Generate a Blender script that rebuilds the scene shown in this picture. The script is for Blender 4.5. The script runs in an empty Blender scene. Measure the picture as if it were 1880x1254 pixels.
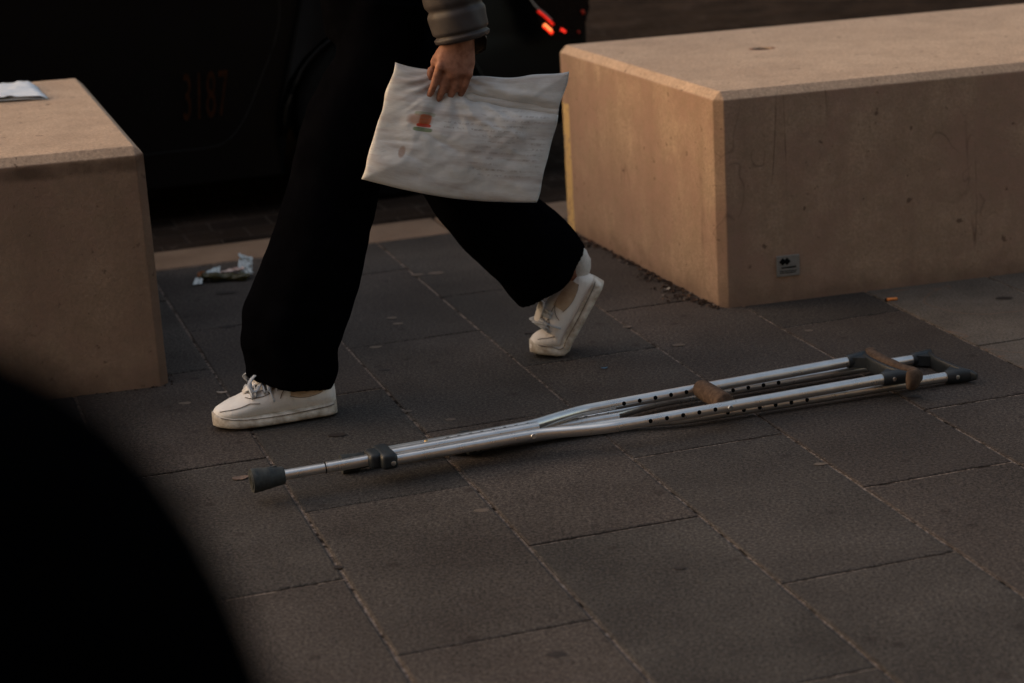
import bpy, bmesh, math, random
from mathutils import Vector, Matrix, noise
random.seed(7)
C = bpy.context.scene.collection
S = bpy.context.scene
R = math.radians

# ------------------------------------------------------------------ camera
cam_d = bpy.data.cameras.new('camera'); cam = bpy.data.objects.new('camera', cam_d); C.objects.link(cam)
cam_d.sensor_width = 36; cam_d.lens = 70.70; cam_d.clip_end = 2000; cam_d.clip_start = .05
_F = Vector((0, .95938676, -.28209402)); _R = Vector((.99828185, -.01652925, -.05621511)); _U = Vector((.05859484, .28160934, .95773839))
m = Matrix((_R, _U, -_F)).transposed().to_4x4(); m.translation = Vector((0, 0, 1.45)); cam.matrix_world = m
cam_d.dof.use_dof = True; cam_d.dof.focus_distance = 4.35; cam_d.dof.aperture_fstop = 3.2
S.camera = cam

# ------------------------------------------------------------------ light
SUN_AZ = R(-80)      # measured from +Y (away from the camera) towards +X: high on the left
SUN_EL = R(72)
w = bpy.data.worlds.new('World'); S.world = w; w.use_nodes = True
nt = w.node_tree; bg = nt.nodes['Background']; sky = nt.nodes.new('ShaderNodeTexSky')
sky.sky_type = 'NISHITA'; sky.sun_disc = False; sky.sun_elevation = R(20); sky.sun_rotation = SUN_AZ
sky.air_density = 1.5; sky.dust_density = 4.0; sky.ozone_density = 1.2
tint = nt.nodes.new('ShaderNodeMix'); tint.data_type = 'RGBA'; tint.blend_type = 'MULTIPLY'; tint.inputs[0].default_value = 1
tint.inputs[7].default_value = (1.05, .93, .85, 1)          # warm city dusk air
nt.links.new(sky.outputs[0], tint.inputs[6]); nt.links.new(tint.outputs[2], bg.inputs[0]); bg.inputs[1].default_value = .15
sd = bpy.data.lights.new('sun', 'SUN'); sd.energy = .40; sd.angle = R(70); sd.color = (1, .90, .82)
so = bpy.data.objects.new('sun', sd); C.objects.link(so)
tosun = Vector((math.sin(SUN_AZ)*math.cos(SUN_EL), math.cos(SUN_AZ)*math.cos(SUN_EL), math.sin(SUN_EL)))
so.rotation_euler = tosun.to_track_quat('Z', 'Y').to_euler()
S.view_settings.view_transform = 'Standard'; S.view_settings.look = 'None'
S.view_settings.exposure = .56; S.view_settings.gamma = 1

# ------------------------------------------------------------------ helpers
YAW = 0.29603444
EU = Vector((math.cos(YAW), math.sin(YAW), 0)); EV = Vector((-math.sin(YAW), math.cos(YAW), 0))
def W(u, v, z=0.0): return EU*u + EV*v + Vector((0, 0, z))     # paving frame -> world

def tag(o, label, cat, group=None):
    o['label'] = label; o['category'] = cat
    if group: o['group'] = group
    return o
def thing(name, label, cat, loc=(0, 0, 0), rotz=0, group=None):
    o = bpy.data.objects.new(name, None); C.objects.link(o); o.empty_display_size = .1
    o.location = loc; o.rotation_euler = (0, 0, rotz)
    return tag(o, label, cat, group)
def obj(name, bm, mats, parent=None, smooth=True, local=False):
    """link a bmesh as one object; if the parent is unrotated and local is False the mesh is in world space"""
    me = bpy.data.meshes.new(name)
    if parent is not None and not local:
        root = parent; off = Vector((0, 0, 0))
        while root is not None: off += root.location; root = root.parent
        bmesh.ops.translate(bm, vec=-off, verts=bm.verts)
    bm.normal_update(); bm.to_mesh(me); bm.free()
    if not isinstance(mats, (list, tuple)): mats = [mats]
    for mm in mats: me.materials.append(mm)
    if smooth:
        for p in me.polygons: p.use_smooth = True
    o = bpy.data.objects.new(name, me); C.objects.link(o)
    if parent is not None: o.parent = parent
    return o
def at_origin(o, loc):
    """move the mesh so that the object's own origin sits at loc"""
    loc = Vector(loc); o.data.transform(Matrix.Translation(-loc)); o.location = loc; return o
def struct(o): o['kind'] = 'structure'; return o
def sharp(o, ang=35):
    me = o.data; bm = bmesh.new(); bm.from_mesh(me)
    for e in bm.edges:
        if len(e.link_faces) == 2 and e.calc_face_angle(0) > R(ang): e.smooth = False
    bm.to_mesh(me); bm.free(); return o
def frame_from(t, ref=None):
    t = t.normalized(); ref = Vector(ref) if ref is not None else (Vector((0, 0, 1)) if abs(t.z) < .9 else Vector((1, 0, 0)))
    a = ref.cross(t).normalized(); b = t.cross(a).normalized(); return a, b
def catmull(P, n):
    P = [Vector(p) for p in P]; out = []
    Q = [P[0]*2-P[1]] + P + [P[-1]*2-P[-2]]
    for i in range(1, len(Q)-2):
        for k in range(n):
            t = k/n; a, b, c, d = Q[i-1], Q[i], Q[i+1], Q[i+2]
            out.append(.5*((2*b)+(c-a)*t+(2*a-5*b+4*c-d)*t*t+(3*b-a-3*c+d)*t**3))
    out.append(P[-1]); return out
def lerps(vals, n):
    out = []
    for i in range(len(vals)-1):
        for k in range(n):
            t = k/n; t = t*t*(3-2*t)
            if isinstance(vals[i], (int, float)): out.append(vals[i]*(1-t)+vals[i+1]*t)
            else: out.append(tuple(a*(1-t)+b*t for a, b in zip(vals[i], vals[i+1])))
    out.append(vals[-1]); return out
def add_tube(bm, P, rad, seg=20, cap=True, ref=None, mi=0, fn=None):
    """tube along P; rad is a number, list, or list of (ra, rb); fn(i, ang) scales the radius"""
    P = [Vector(p) for p in P]; rings = []
    for i, p in enumerate(P):
        t = (P[min(i+1, len(P)-1)]-P[max(i-1, 0)])
        a, b = frame_from(t, ref); r = rad[i] if isinstance(rad, list) else rad
        ra, rb = r if isinstance(r, (tuple, list)) else (r, r)
        ring = []
        for k in range(seg):
            an = 2*math.pi*k/seg; s = fn(i, an) if fn else 1
            ring.append(bm.verts.new(p + a*math.cos(an)*ra*s + b*math.sin(an)*rb*s))
        rings.append(ring)
    for i in range(len(P)-1):
        for k in range(seg):
            f = bm.faces.new((rings[i][k], rings[i][(k+1) % seg], rings[i+1][(k+1) % seg], rings[i+1][k])); f.material_index = mi
    if cap:
        f = bm.faces.new(rings[0][::-1]); f.material_index = mi
        f = bm.faces.new(rings[-1]); f.material_index = mi
    return rings
def add_box(bm, c, s, rot=None, bev=0, seg=2, mi=0):
    r = bmesh.ops.create_cube(bm, size=1); vs = r['verts']
    bmesh.ops.scale(bm, vec=s, verts=vs)
    if bev:
        es = list({e for v in vs for e in v.link_edges})
        rr = bmesh.ops.bevel(bm, geom=es, offset=bev, segments=seg, affect='EDGES', profile=.5)
        vs = list({v for f in rr['faces'] for v in f.verts} | {v for v in vs if v.is_valid})
    if rot is not None: bmesh.ops.rotate(bm, matrix=rot, cent=(0, 0, 0), verts=vs)
    bmesh.ops.translate(bm, vec=c, verts=vs)
    for f in {f for v in vs for f in v.link_faces}: f.material_index = mi
    return vs
def add_ball(bm, c, r, sub=3, scale=(1, 1, 1), rot=None, mi=0):
    g = bmesh.ops.create_icosphere(bm, subdivisions=sub, radius=r); vs = g['verts']
    bmesh.ops.scale(bm, vec=scale, verts=vs)
    if rot is not None: bmesh.ops.rotate(bm, matrix=rot, cent=(0, 0, 0), verts=vs)
    bmesh.ops.translate(bm, vec=c, verts=vs)
    for f in {f for v in vs for f in v.link_faces}: f.material_index = mi
    return vs
def fbm(p, o=4): return noise.fractal(Vector(p), 1.0, 2.0, o)
def evaluated(o):
    dg = bpy.context.evaluated_depsgraph_get(); dg.update()
    me = bpy.data.meshes.new_from_object(o.evaluated_get(dg)); old = o.data
    o.modifiers.clear(); o.data = me; bpy.data.meshes.remove(old); return o

def remesh(o, vox, it=4):
    md = o.modifiers.new('r', 'REMESH'); md.mode = 'VOXEL'; md.voxel_size = vox; md.use_smooth_shade = True
    m2 = o.modifiers.new('s', 'SMOOTH'); m2.iterations = it; m2.factor = .5
    bpy.context.view_layer.update(); evaluated(o)
    for p in o.data.polygons: p.use_smooth = True

# ------------------------------------------------------------------ materials
class M:
    """tiny node builder"""
    def __init__(s, name):
        s.m = bpy.data.materials.new(name); s.m.use_nodes = True; s.t = s.m.node_tree; s.b = s.t.nodes['Principled BSDF']
        s.co = s.t.nodes.new('ShaderNodeTexCoord')
    def n(s, typ, **k):
        x = s.t.nodes.new('ShaderNode'+typ)
        for a, v in k.items(): setattr(x, a, v)
        return x
    def link(s, a, b): s.t.links.new(a, b)
    def sock(s, x, i, v):
        if isinstance(v, bpy.types.NodeSocket): s.link(v, x.inputs[i])
        else: x.inputs[i].default_value = v
    def coord(s, scale=(1, 1, 1), rot=(0, 0, 0), kind='Object'):
        mp = s.n('Mapping'); s.link(s.co.outputs[kind], mp.inputs[0]); mp.inputs['Scale'].default_value = scale; mp.inputs['Rotation'].default_value = rot
        return mp.outputs[0]
    def noise(s, scale, detail=4, rough=.55, vec=None, dist=0):
        x = s.n('TexNoise'); x.inputs['Scale'].default_value = scale; x.inputs['Detail'].default_value = detail
        x.inputs['Roughness'].default_value = rough; x.inputs['Distortion'].default_value = dist
        s.link(vec if vec is not None else s.co.outputs['Object'], x.inputs['Vector']); return x.outputs['Fac']
    def ramp(s, fac, stops):
        x = s.n('ValToRGB'); s.link(fac, x.inputs[0]); e = x.color_ramp.elements
        e[0].position, e[0].color = stops[0][0], col(stops[0][1]); e[1].position, e[1].color = stops[-1][0], col(stops[-1][1])
        for p, c in stops[1:-1]: k = e.new(p); k.color = col(c)
        return x.outputs[0]
    def mix(s, fac, a, b, mode='MIX'):
        x = s.n('Mix', data_type='RGBA', blend_type=mode); s.sock(x, 0, fac)
        for i, v in ((6, a), (7, b)):
            if isinstance(v, bpy.types.NodeSocket): s.link(v, x.inputs[i])
            else: x.inputs[i].default_value = col(v)
        return x.outputs[2]
    def math(s, op, a, b=0.0, c=0.0, clamp=False):
        x = s.n('Math', operation=op, use_clamp=clamp); s.sock(x, 0, a); s.sock(x, 1, b); s.sock(x, 2, c); return x.outputs[0]
    def xyz(s, vec=None):
        x = s.n('SeparateXYZ'); s.link(vec if vec is not None else s.co.outputs['Object'], x.inputs[0]); return x.outputs
    def band(s, v, lo, hi, soft):
        a = s.n('MapRange', interpolation_type='SMOOTHSTEP'); s.sock(a, 0, v); a.inputs[1].default_value = lo-soft; a.inputs[2].default_value = lo+soft
        b = s.n('MapRange', interpolation_type='SMOOTHSTEP'); s.sock(b, 0, v); b.inputs[1].default_value = hi-soft; b.inputs[2].default_value = hi+soft
        b.inputs[3].default_value = 1; b.inputs[4].default_value = 0
        return s.math('MULTIPLY', a.outputs[0], b.outputs[0])
    def bump(s, h, dist, strength=1, prev=None):
        x = s.n('Bump'); x.inputs['Distance'].default_value = dist; x.inputs['Strength'].default_value = strength; s.link(h, x.inputs['Height'])
        if prev is not None: s.link(prev, x.inputs['Normal'])
        return x.outputs[0]
    def out(s, color=None, rough=.8, metal=0, spec=.3, normal=None, **k):
        if color is not None:
            if isinstance(color, bpy.types.NodeSocket): s.link(color, s.b.inputs['Base Color'])
            else: s.b.inputs['Base Color'].default_value = col(color)
        s.sock(s.b, 'Roughness', rough); s.sock(s.b, 'Metallic', metal); s.sock(s.b, 'Specular IOR Level', spec)
        if normal is not None: s.link(normal, s.b.inputs['Normal'])
        for a, v in k.items(): s.sock(s.b, a, v)
        return s.m
def col(c):
    if isinstance(c, (int, float)): return (c, c, c, 1)
    return (c[0], c[1], c[2], 1)

def mat_paver():
    s = M('dark_paving'); at = s.n('Attribute', attribute_name='slab'); a = s.xyz(at.outputs['Vector'])
    grain = s.noise(150, 4, .8); grit = s.noise(330, 2, .7); blot = s.noise(5.5, 5, .6); blot2 = s.noise(1.6, 3, .5)
    c = s.ramp(blot, [(.3, (.034, .029, .0265)), (.5, (.046, .0405, .037)), (.72, (.060, .053, .048))])
    c = s.mix(s.math('MULTIPLY', a[0], .75), c, (.030, .029, .028))
    c = s.mix(s.math('MULTIPLY', a[1], .50), c, (.058, .044, .038))
    c = s.mix(1.0, c, s.ramp(blot2, [(.3, .72), (.7, 1.25)]), 'MULTIPLY')
    c = s.mix(1.0, c, s.ramp(grain, [(.36, .30), (.5, 1.0), (.64, 2.0)]), 'MULTIPLY')
    c = s.mix(s.ramp(grit, [(.63, 0), (.70, 1)]), c, (.14, .115, .10))
    vo = s.n('TexVoronoi'); vo.inputs['Scale'].default_value = 9; s.link(s.co.outputs['Object'], vo.inputs['Vector'])
    c = s.mix(s.math('MULTIPLY', s.ramp(vo.outputs['Distance'], [(.07, 1), (.13, 0)]), .5), c, (.016, .011, .010))
    h = s.math('ADD', s.math('MULTIPLY', grain, .6), s.math('MULTIPLY', grit, .4))
    nb = s.bump(h, .0015, .9); nb = s.bump(blot, .004, .5, nb)
    return s.out(c, s.math('ADD', .68, s.math('MULTIPLY', grain, .2)), 0, .12, nb)
def mat_joint():
    s = M('sandy_joint'); a = s.noise(13, 4, .6); b = s.noise(190, 3, .7); d = s.noise(45, 3, .6)
    f = s.ramp(s.math('ADD', s.math('MULTIPLY', a, .55), s.math('MULTIPLY', d, .45)), [(.40, 0), (.52, 1)])
    c = s.mix(f, (.014, .010, .008), s.ramp(b, [(.35, (.05, .037, .03)), (.5, (.14, .11, .092)), (.66, (.30, .25, .22))]))
    return s.out(c, .95, 0, .1, s.bump(b, .004))
def mat_simple(name, c1, c2, scale=60, rough=.8, metal=0, spec=.3, bd=.0005, detail=4, **k):
    s = M(name); f = s.noise(scale, detail, .6)
    return s.out(s.ramp(f, [(.35, c1), (.65, c2)]), rough, metal, spec, s.bump(f, bd), **k)
def mat_rough_slab():
    s = M('worn_concrete'); g = s.noise(160, 4, .75); b = s.noise(7, 5, .65); k = s.noise(2.6, 3, .5, dist=1.2)
    c = s.ramp(b, [(.3, (.068, .057, .049)), (.7, (.108, .092, .079))])
    c = s.mix(1.0, c, s.ramp(g, [(.3, .5), (.5, 1.0), (.7, 1.6)]), 'MULTIPLY')
    crack = s.ramp(s.math('ABSOLUTE', s.math('SUBTRACT', k, .5)), [(.0, 1), (.012, 0)])
    c = s.mix(s.math('MULTIPLY', crack, .6), c, (.15, .085, .055))
    return s.out(c, .9, 0, .15, s.bump(g, .003))
def mat_road():
    s = M('sett_road'); v = s.coord((1, 1, 1), (0, 0, -YAW))
    wob = s.n('TexNoise'); wob.inputs['Scale'].default_value = 5; s.link(v, wob.inputs['Vector'])
    vv = s.n('VectorMath', operation='MULTIPLY_ADD'); s.link(wob.outputs['Color'], vv.inputs[0]); vv.inputs[1].default_value = (.02, .02, 0); s.link(v, vv.inputs[2])
    br = s.n('TexBrick'); s.link(vv.outputs[0], br.inputs['Vector']); br.inputs['Scale'].default_value = 1; br.inputs['Brick Width'].default_value = .20
    br.inputs['Row Height'].default_value = .135; br.inputs['Mortar Size'].default_value = .006; br.inputs['Mortar Smooth'].default_value = .4; br.inputs['Bias'].default_value = 0
    br.inputs['Color1'].default_value = col((.030, .021, .016)); br.inputs['Color2'].default_value = col((.018, .0135, .011)); br.inputs['Mortar'].default_value = col((.042, .032, .026))
    g = s.noise(90, 4, .7); b = s.noise(3, 4, .6)
    c = s.mix(1.0, br.outputs['Color'], s.ramp(g, [(.3, .6), (.7, 1.4)]), 'MULTIPLY')
    c = s.mix(1.0, c, s.ramp(b, [(.3, .8), (.7, 1.3)]), 'MULTIPLY')
    fl = s.noise(14, 2, .5); c = s.mix(s.ramp(fl, [(.70, 0), (.73, .7)]), c, (.075, .06, .05))
    h = s.math('SUBTRACT', g, s.math('MULTIPLY', br.outputs['Fac'], 1.5))
    return s.out(c, 1.0, 0, .0, s.bump(h, .004))
def mat_kerb():
    s = M('kerb_stone'); g = s.noise(140, 4, .7); b = s.noise(6, 5, .6)
    c = s.ramp(b, [(.3, (.13, .087, .060)), (.7, (.19, .132, .094))])
    c = s.mix(1.0, c, s.ramp(g, [(.3, .8), (.7, 1.2)]), 'MULTIPLY')
    return s.out(c, .85, 0, .2, s.bump(g, .002))
def mat_bench(name, seed, top_z, grime, stripe=None):
    s = M(name); mp = s.n('Mapping'); s.link(s.co.outputs['Object'], mp.inputs[0]); mp.inputs['Location'].default_value = (seed, seed*.7, seed*1.3)
    v = mp.outputs[0]; x = s.xyz(); geo = s.n('NewGeometry')
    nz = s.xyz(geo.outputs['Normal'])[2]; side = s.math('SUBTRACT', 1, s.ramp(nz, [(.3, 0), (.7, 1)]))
    big = s.noise(2.2, 5, .6, v); mid = s.noise(11, 5, .6, v); fine = s.noise(120, 4, .8, v)
    c = s.ramp(big, [(.3, (.37, .26, .185)), (.7, (.44, .318, .228))])
    c = s.mix(1.0, c, s.ramp(mid, [(.3, .88), (.7, 1.09)]), 'MULTIPLY')
    c = s.mix(1.0, c, s.ramp(fine, [(.32, .70), (.68, 1.30)]), 'MULTIPLY')
    # the sides are stained darker and redder in vertical runs, with scuffs
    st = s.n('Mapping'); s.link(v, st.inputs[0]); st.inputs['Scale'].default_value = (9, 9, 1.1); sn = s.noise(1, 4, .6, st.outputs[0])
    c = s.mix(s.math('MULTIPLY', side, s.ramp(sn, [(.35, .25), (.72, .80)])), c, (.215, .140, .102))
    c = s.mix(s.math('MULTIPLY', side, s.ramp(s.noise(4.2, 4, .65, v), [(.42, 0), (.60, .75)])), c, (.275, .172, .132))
    c = s.mix(s.math('MULTIPLY', side, s.ramp(s.noise(23, 4, .7, v), [(.42, 0), (.66, .35)])), c, (.20, .15, .10))
    def lines(scale, rot, w, th, dark, zlo=None):
        q = s.n('Mapping'); s.link(v, q.inputs[0]); q.inputs['Scale'].default_value = scale; q.inputs['Rotation'].default_value = rot
        n1 = s.noise(1, 2, .5, q.outputs[0], .4); ln = s.ramp(s.math('ABSOLUTE', s.math('SUBTRACT', n1, .5)), [(0, 1), (w, 0)])
        msk = s.ramp(s.noise(3.1+th, 3, .6, v), [(.5+th*.1, 0), (.62+th*.1, 1)])
        f = s.math('MULTIPLY', s.math('MULTIPLY', ln, msk), s.math('MULTIPLY', side, dark))
        if zlo: f = s.math('MULTIPLY', f, s.ramp(x[2], [(zlo, 1), (zlo+.12, .25)]))
        return f
    c = s.mix(lines((8, 8, .9), (0, 0, 0), .014, .3, .85), c, (.09, .055, .04))
    c = s.mix(lines((7, 7, 5), (.5, .3, .2), .009, .5, .6, .42), c, (.06, .038, .03))
    c = s.mix(lines((3.3, 3.1, 2), (.2, .6, 1.3), .006, .5, .55, .45), c, (.06, .038, .03))
    spots = s.ramp(s.noise(34, 3, .6, v), [(.67, 0), (.72, .85)])
    c = s.mix(spots, c, (.11, .07, .05))
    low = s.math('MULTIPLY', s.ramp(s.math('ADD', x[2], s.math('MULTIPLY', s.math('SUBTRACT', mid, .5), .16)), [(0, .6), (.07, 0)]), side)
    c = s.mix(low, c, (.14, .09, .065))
    if grime:
        gb = s.band(s.math('ADD', x[2], s.math('MULTIPLY', s.math('SUBTRACT', mid, .5), .03)), top_z-.058, top_z-.026, .008)
        c = s.mix(s.math('MULTIPLY', s.math('MULTIPLY', gb, side), s.ramp(s.noise(5, 4, .6, v), [(.38, .15), (.55, .85)])), c, (.045, .028, .02))
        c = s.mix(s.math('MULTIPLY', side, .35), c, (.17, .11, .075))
    if stripe:                                           # worn yellow paint down the far edge of the end face
        (dx, dy, dl_, nx_) = stripe
        dt = s.n('VectorMath', operation='DOT_PRODUCT'); s.link(s.co.outputs['Object'], dt.inputs[0]); dt.inputs[1].default_value = (dx, dy, 0)
        m1 = s.ramp(dt.outputs['Value'], [(0, 0), (1, 0)]) if False else None
        f1 = s.math('GREATER_THAN', s.math('ADD', dt.outputs['Value'], s.math('MULTIPLY', s.math('SUBTRACT', mid, .5), .012)), dl_)
        f2 = s.math('LESS_THAN', s.math('ADD', x[2], s.math('MULTIPLY', s.math('SUBTRACT', mid, .5), .05)), .40)
        wn = s.ramp(s.noise(42, 5, .7, v), [(.55, 1), (.60, .1)])
        gx_ = s.math('LESS_THAN', s.xyz(geo.outputs['Normal'])[0], -.35)
        c = s.mix(s.math('MULTIPLY', s.math('MULTIPLY', f1, f2), s.math('MULTIPLY', wn, gx_)), c, (.50, .34, .15))
    nb = s.bump(fine, .0018, .9); nb = s.bump(mid, .003, .5, nb)
    pit = s.n('TexVoronoi'); pit.inputs['Scale'].default_value = 55; s.link(v, pit.inputs['Vector'])
    nb = s.bump(s.ramp(pit.outputs['Distance'], [(.05, 0), (.13, 1)]), .0015, .6, nb)
    return s.out(c, .82, 0, .2, nb)
def mat_yellow():
    s = M('worn_yellow_paint'); n1 = s.noise(28, 5, .7); f = s.ramp(n1, [(.52, 0), (.60, 1)])
    return s.out(s.mix(f, (.60, .42, .20), (.36, .25, .17)), .7, 0, .3, s.bump(n1, .001))
def mat_alu():
    s = M('brushed_aluminium'); v = s.coord((4, 90, 90)); n1 = s.noise(1, 3, .6, v); n2 = s.noise(26, 4, .65); n3 = s.noise(9, 4, .6)
    c = s.ramp(n2, [(.3, (.62, .60, .575)), (.7, (.74, .715, .69))])
    c = s.mix(s.ramp(n3, [(.66, 0), (.72, .35)]), c, (.25, .20, .16))
    r = s.math('ADD', .22, s.math('MULTIPLY', n2, .14))
    return s.out(c, r, .92, .5, s.bump(n1, .0001, .15))
def mat_cloth(name, c, scale=900, rough=.95, sheen=0, spec=.05):
    s = M(name); n1 = s.noise(scale, 2, .6); n2 = s.noise(14, 4, .6)
    cc = s.mix(1.0, s.mix(0.0, c, c), s.ramp(n2, [(.3, .75), (.7, 1.25)]), 'MULTIPLY')
    return s.out(cc, rough, 0, spec, s.bump(n1, .0006, .5))
def mat_leather():
    s = M('white_leather'); n1 = s.noise(45, 4, .6); n2 = s.noise(9, 4, .6); x = s.xyz()
    c = s.ramp(n2, [(.3, (.70, .65, .61)), (.7, (.82, .80, .78))])
    c = s.mix(s.ramp(n1, [(.58, 0), (.75, .35)]), c, (.36, .30, .26))
    cr = s.noise(1, 3, .6, s.coord((70, 22, 30), (0, 0, .25)))
    return s.out(c, .5, 0, .35, s.bump(cr, .004, .7, s.bump(n2, .004, .5, s.bump(n1, .0008, .4))))
def mat_bag():
    """off-white printed plastic; the print lives in UV space"""
    s = M('printed_plastic'); uv = s.xyz(s.co.outputs['UV']); u, v = uv[0], uv[1]
    n1 = s.noise(4, 5, .6, s.coord((1, 1, 1), kind='UV')); n2 = s.noise(14, 4, .6)
    c = s.ramp(n2, [(.3, (.60, .61, .62)), (.7, (.76, .77, .79))])
    def el(cu, cv, ru, rv, soft=.25, pw=2):
        a = s.math('POWER', s.math('ABSOLUTE', s.math('DIVIDE', s.math('SUBTRACT', u, cu), ru)), pw)
        b = s.math('POWER', s.math('ABSOLUTE', s.math('DIVIDE', s.math('SUBTRACT', v, cv), rv)), pw)
        return s.ramp(s.math('ADD', a, b), [(1-soft, 1), (1, 0)])
    c = s.mix(s.math('MULTIPLY', el(.245, .605, .062, .020, .5, 4), .6), c, (.20, .27, .13))
    c = s.mix(s.math('MULTIPLY', el(.225, .555, .080, .052, .8, 3), .8), c, (.42, .22, .15))
    c = s.mix(el(.255, .560, .036, .048, .6, 4), c, (.50, .13, .045))
    c = s.mix(el(.255, .512, .044, .014, .5, 4), c, (.60, .06, .03))
    c = s.mix(s.math('MULTIPLY', el(.255, .478, .058, .018, .5, 4), .8), c, (.13, .22, .07))
    c = s.mix(s.math('MULTIPLY', el(.175, .28, .022, .055, .6), .7), c, (.34, .20, .14))
    # rows of small faded print and smudges over the right half
    row = s.ramp(s.math('FRACT', s.math('MULTIPLY', v, 24)), [(.30, 0), (.42, 1), (.66, 1), (.75, 0)])
    wd = s.ramp(s.noise(1, 2, .8, s.coord((60, 24, 1), kind='UV')), [(.46, 0), (.54, 1)])
    area = s.math('MULTIPLY', s.band(u, .56, .96, .03), s.band(v, .16, .70, .04))
    blk = s.ramp(s.noise(1, 3, .6, s.coord((5, 9, 1), kind='UV')), [(.44, 0), (.50, 1)])
    c = s.mix(s.math('MULTIPLY', s.math('MULTIPLY', row, wd), s.math('MULTIPLY', s.math('MULTIPLY', area, blk), .34)), c, (.20, .14, .13))
    area2 = s.math('MULTIPLY', s.band(u, .36, .58, .02), s.band(v, .50, .60, .01))
    c = s.mix(s.math('MULTIPLY', s.math('MULTIPLY', row, wd), s.math('MULTIPLY', area2, .45)), c, (.22, .17, .17))
    sm = s.ramp(s.noise(1, 4, .6, s.coord((2.2, 9, 1), kind='UV')), [(.46, 0), (.66, .55)])
    c = s.mix(sm, c, (.36, .28, .25))
    m = s.out(c, .42, 0, .35, s.bump(s.math('ABSOLUTE', s.math('SUBTRACT', s.noise(6, 4, .6, s.coord((1, 1.3, 1), (0, 0, .5), kind='UV'), .6), .5)), .009, .4))
    tr = s.n('BsdfTranslucent'); s.link(c, tr.inputs[0]); mx = s.n('MixShader'); mx.inputs[0].default_value = .35
    o = s.t.nodes['Material Output']; s.link(s.b.outputs[0], mx.inputs[1]); s.link(tr.outputs[0], mx.inputs[2]); s.link(mx.outputs[0], o.inputs[0])
    return m
def mat_emit(name, c, st):
    s = M(name); return s.out(c, .3, 0, .4, **{'Emission Color': col(c), 'Emission Strength': st})
def mat_thin_plastic(name, c, alpha=.75):
    s = M(name); n = s.noise(40, 4, .6)
    return s.out(s.mix(s.ramp(n, [(.4, 0), (.7, .6)]), c, tuple(x*.55 for x in c)), .28, 0, .5, s.bump(n, .003, .8), Alpha=alpha)

PAVER = mat_paver(); JOINT = mat_joint(); SLAB2 = mat_rough_slab(); ROAD = mat_road(); KERB = mat_kerb()
GUM = mat_simple('trodden_gum', (.085, .066, .052), (.12, .095, .078), 90, .8); STAIN = mat_simple('dark_stain', (.014, .010, .009), (.022, .016, .014), 70, .75)
ALU = mat_alu(); RUB = mat_simple('grey_rubber', (.020, .024, .026), (.040, .045, .046), 80, .65, 0, .3, .0006)
BLK = mat_simple('black_plastic', (.010, .013, .016), (.018, .022, .026), 60, .45, 0, .4, .0003)
FOAM = mat_simple('brown_foam', (.058, .038, .028), (.098, .066, .048), 90, .92, 0, .1, .0012)
DARK = mat_simple('dark_hole', (.003, .003, .003), (.005, .005, .005), 30, .9, 0, .05)
RIVET = mat_simple('steel_rivet', (.35, .34, .33), (.5, .49, .48), 60, .35, .9)
BRASS = mat_simple('brass_button', (.45, .30, .14), (.6, .42, .2), 60, .35, .9)
BLACKCLOTH = mat_cloth('black_trousers', (.0018, .0018, .0024), spec=0); COAT = mat_cloth('black_coat', (.0010, .0011, .0014), 700, spec=0)
JACKET = mat_cloth('grey_jacket', (.040, .034, .036), 500, .6, 0, .3)
SKIN = mat_simple('skin', (.20, .085, .055), (.33, .16, .11), 55, .6, 0, .2, .0012)
HAIR = mat_simple('dark_hair', (.010, .007, .005), (.018, .012, .009), 300, .5)
LEATHER = mat_leather(); SOLE = mat_simple('rubber_sole', (.36, .30, .24), (.70, .66, .60), 38, .6, 0, .25, .0006)
TAN = mat_simple('tan_panel', (.38, .27, .18), (.47, .35, .25), 60, .7); SEAM = mat_simple('seam', (.10, .08, .065), (.14, .11, .09), 60, .9)
LACE = mat_simple('laces', (.36, .38, .42), (.50, .52, .55), 200, .85, 0, .15, .0005)
BAG = mat_bag()
PAINT = mat_simple('black_car_paint', (.0012, .0013, .0016), (.0016, .0017, .002), 5, .35, 0, .10, .0001)
TYRE = mat_simple('tyre', (.004, .004, .004), (.007, .007, .007), 80, .9, 0, .1)
GLASS = mat_simple('dark_glass', (.002, .002, .002), (.003, .003, .003), 5, .1, 0, .3, 0)
NUMBER = mat_simple('orange_number', (.034, .013, .006), (.018, .008, .004), 40, .8, 0, .0)
TRIM = mat_simple('dark_chrome', (.010, .010, .010), (.016, .016, .016), 40, .5, .2, .1)
LENS = mat_simple('red_lens', (.03, .001, .001), (.05, .002, .002), 40, .15, 0, .5)

# ------------------------------------------------------------------ ground
def sheet(x0, x1, y0, y1, z, n=1, frame=True):
    bm = bmesh.new(); P = {}
    for i in range(n+1):
        for j in range(n+1):
            u = x0+(x1-x0)*i/n; v = y0+(y1-y0)*j/n
            P[i, j] = bm.verts.new(W(u, v, z) if frame else (u, v, z))
    for i in range(n):
        for j in range(n): bm.faces.new((P[i, j], P[i+1, j], P[i+1, j+1], P[i, j+1]))
    return bm
struct(obj('ground', sheet(-600, 600, -600, 600, -.16, 1), mat_simple('far_ground', (.04, .033, .028), (.055, .045, .04), 3)))
struct(obj('road', sheet(-40, 60, 6.214, 70, -.045, 1), ROAD))
# kerb: long stones with narrow joints, lying flush with the paving
bm = bmesh.new(); u = -12.35
while u < 16:
    L = 1.0; vs = add_box(bm, (u+L/2-.003, 6.09, -.075), (L-.007, .236, .15), bev=.006); u += L
for v in bm.verts: v.co = W(v.co.x, v.co.y, v.co.z)
struct(obj('kerb', bm, KERB, smooth=False))
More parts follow.
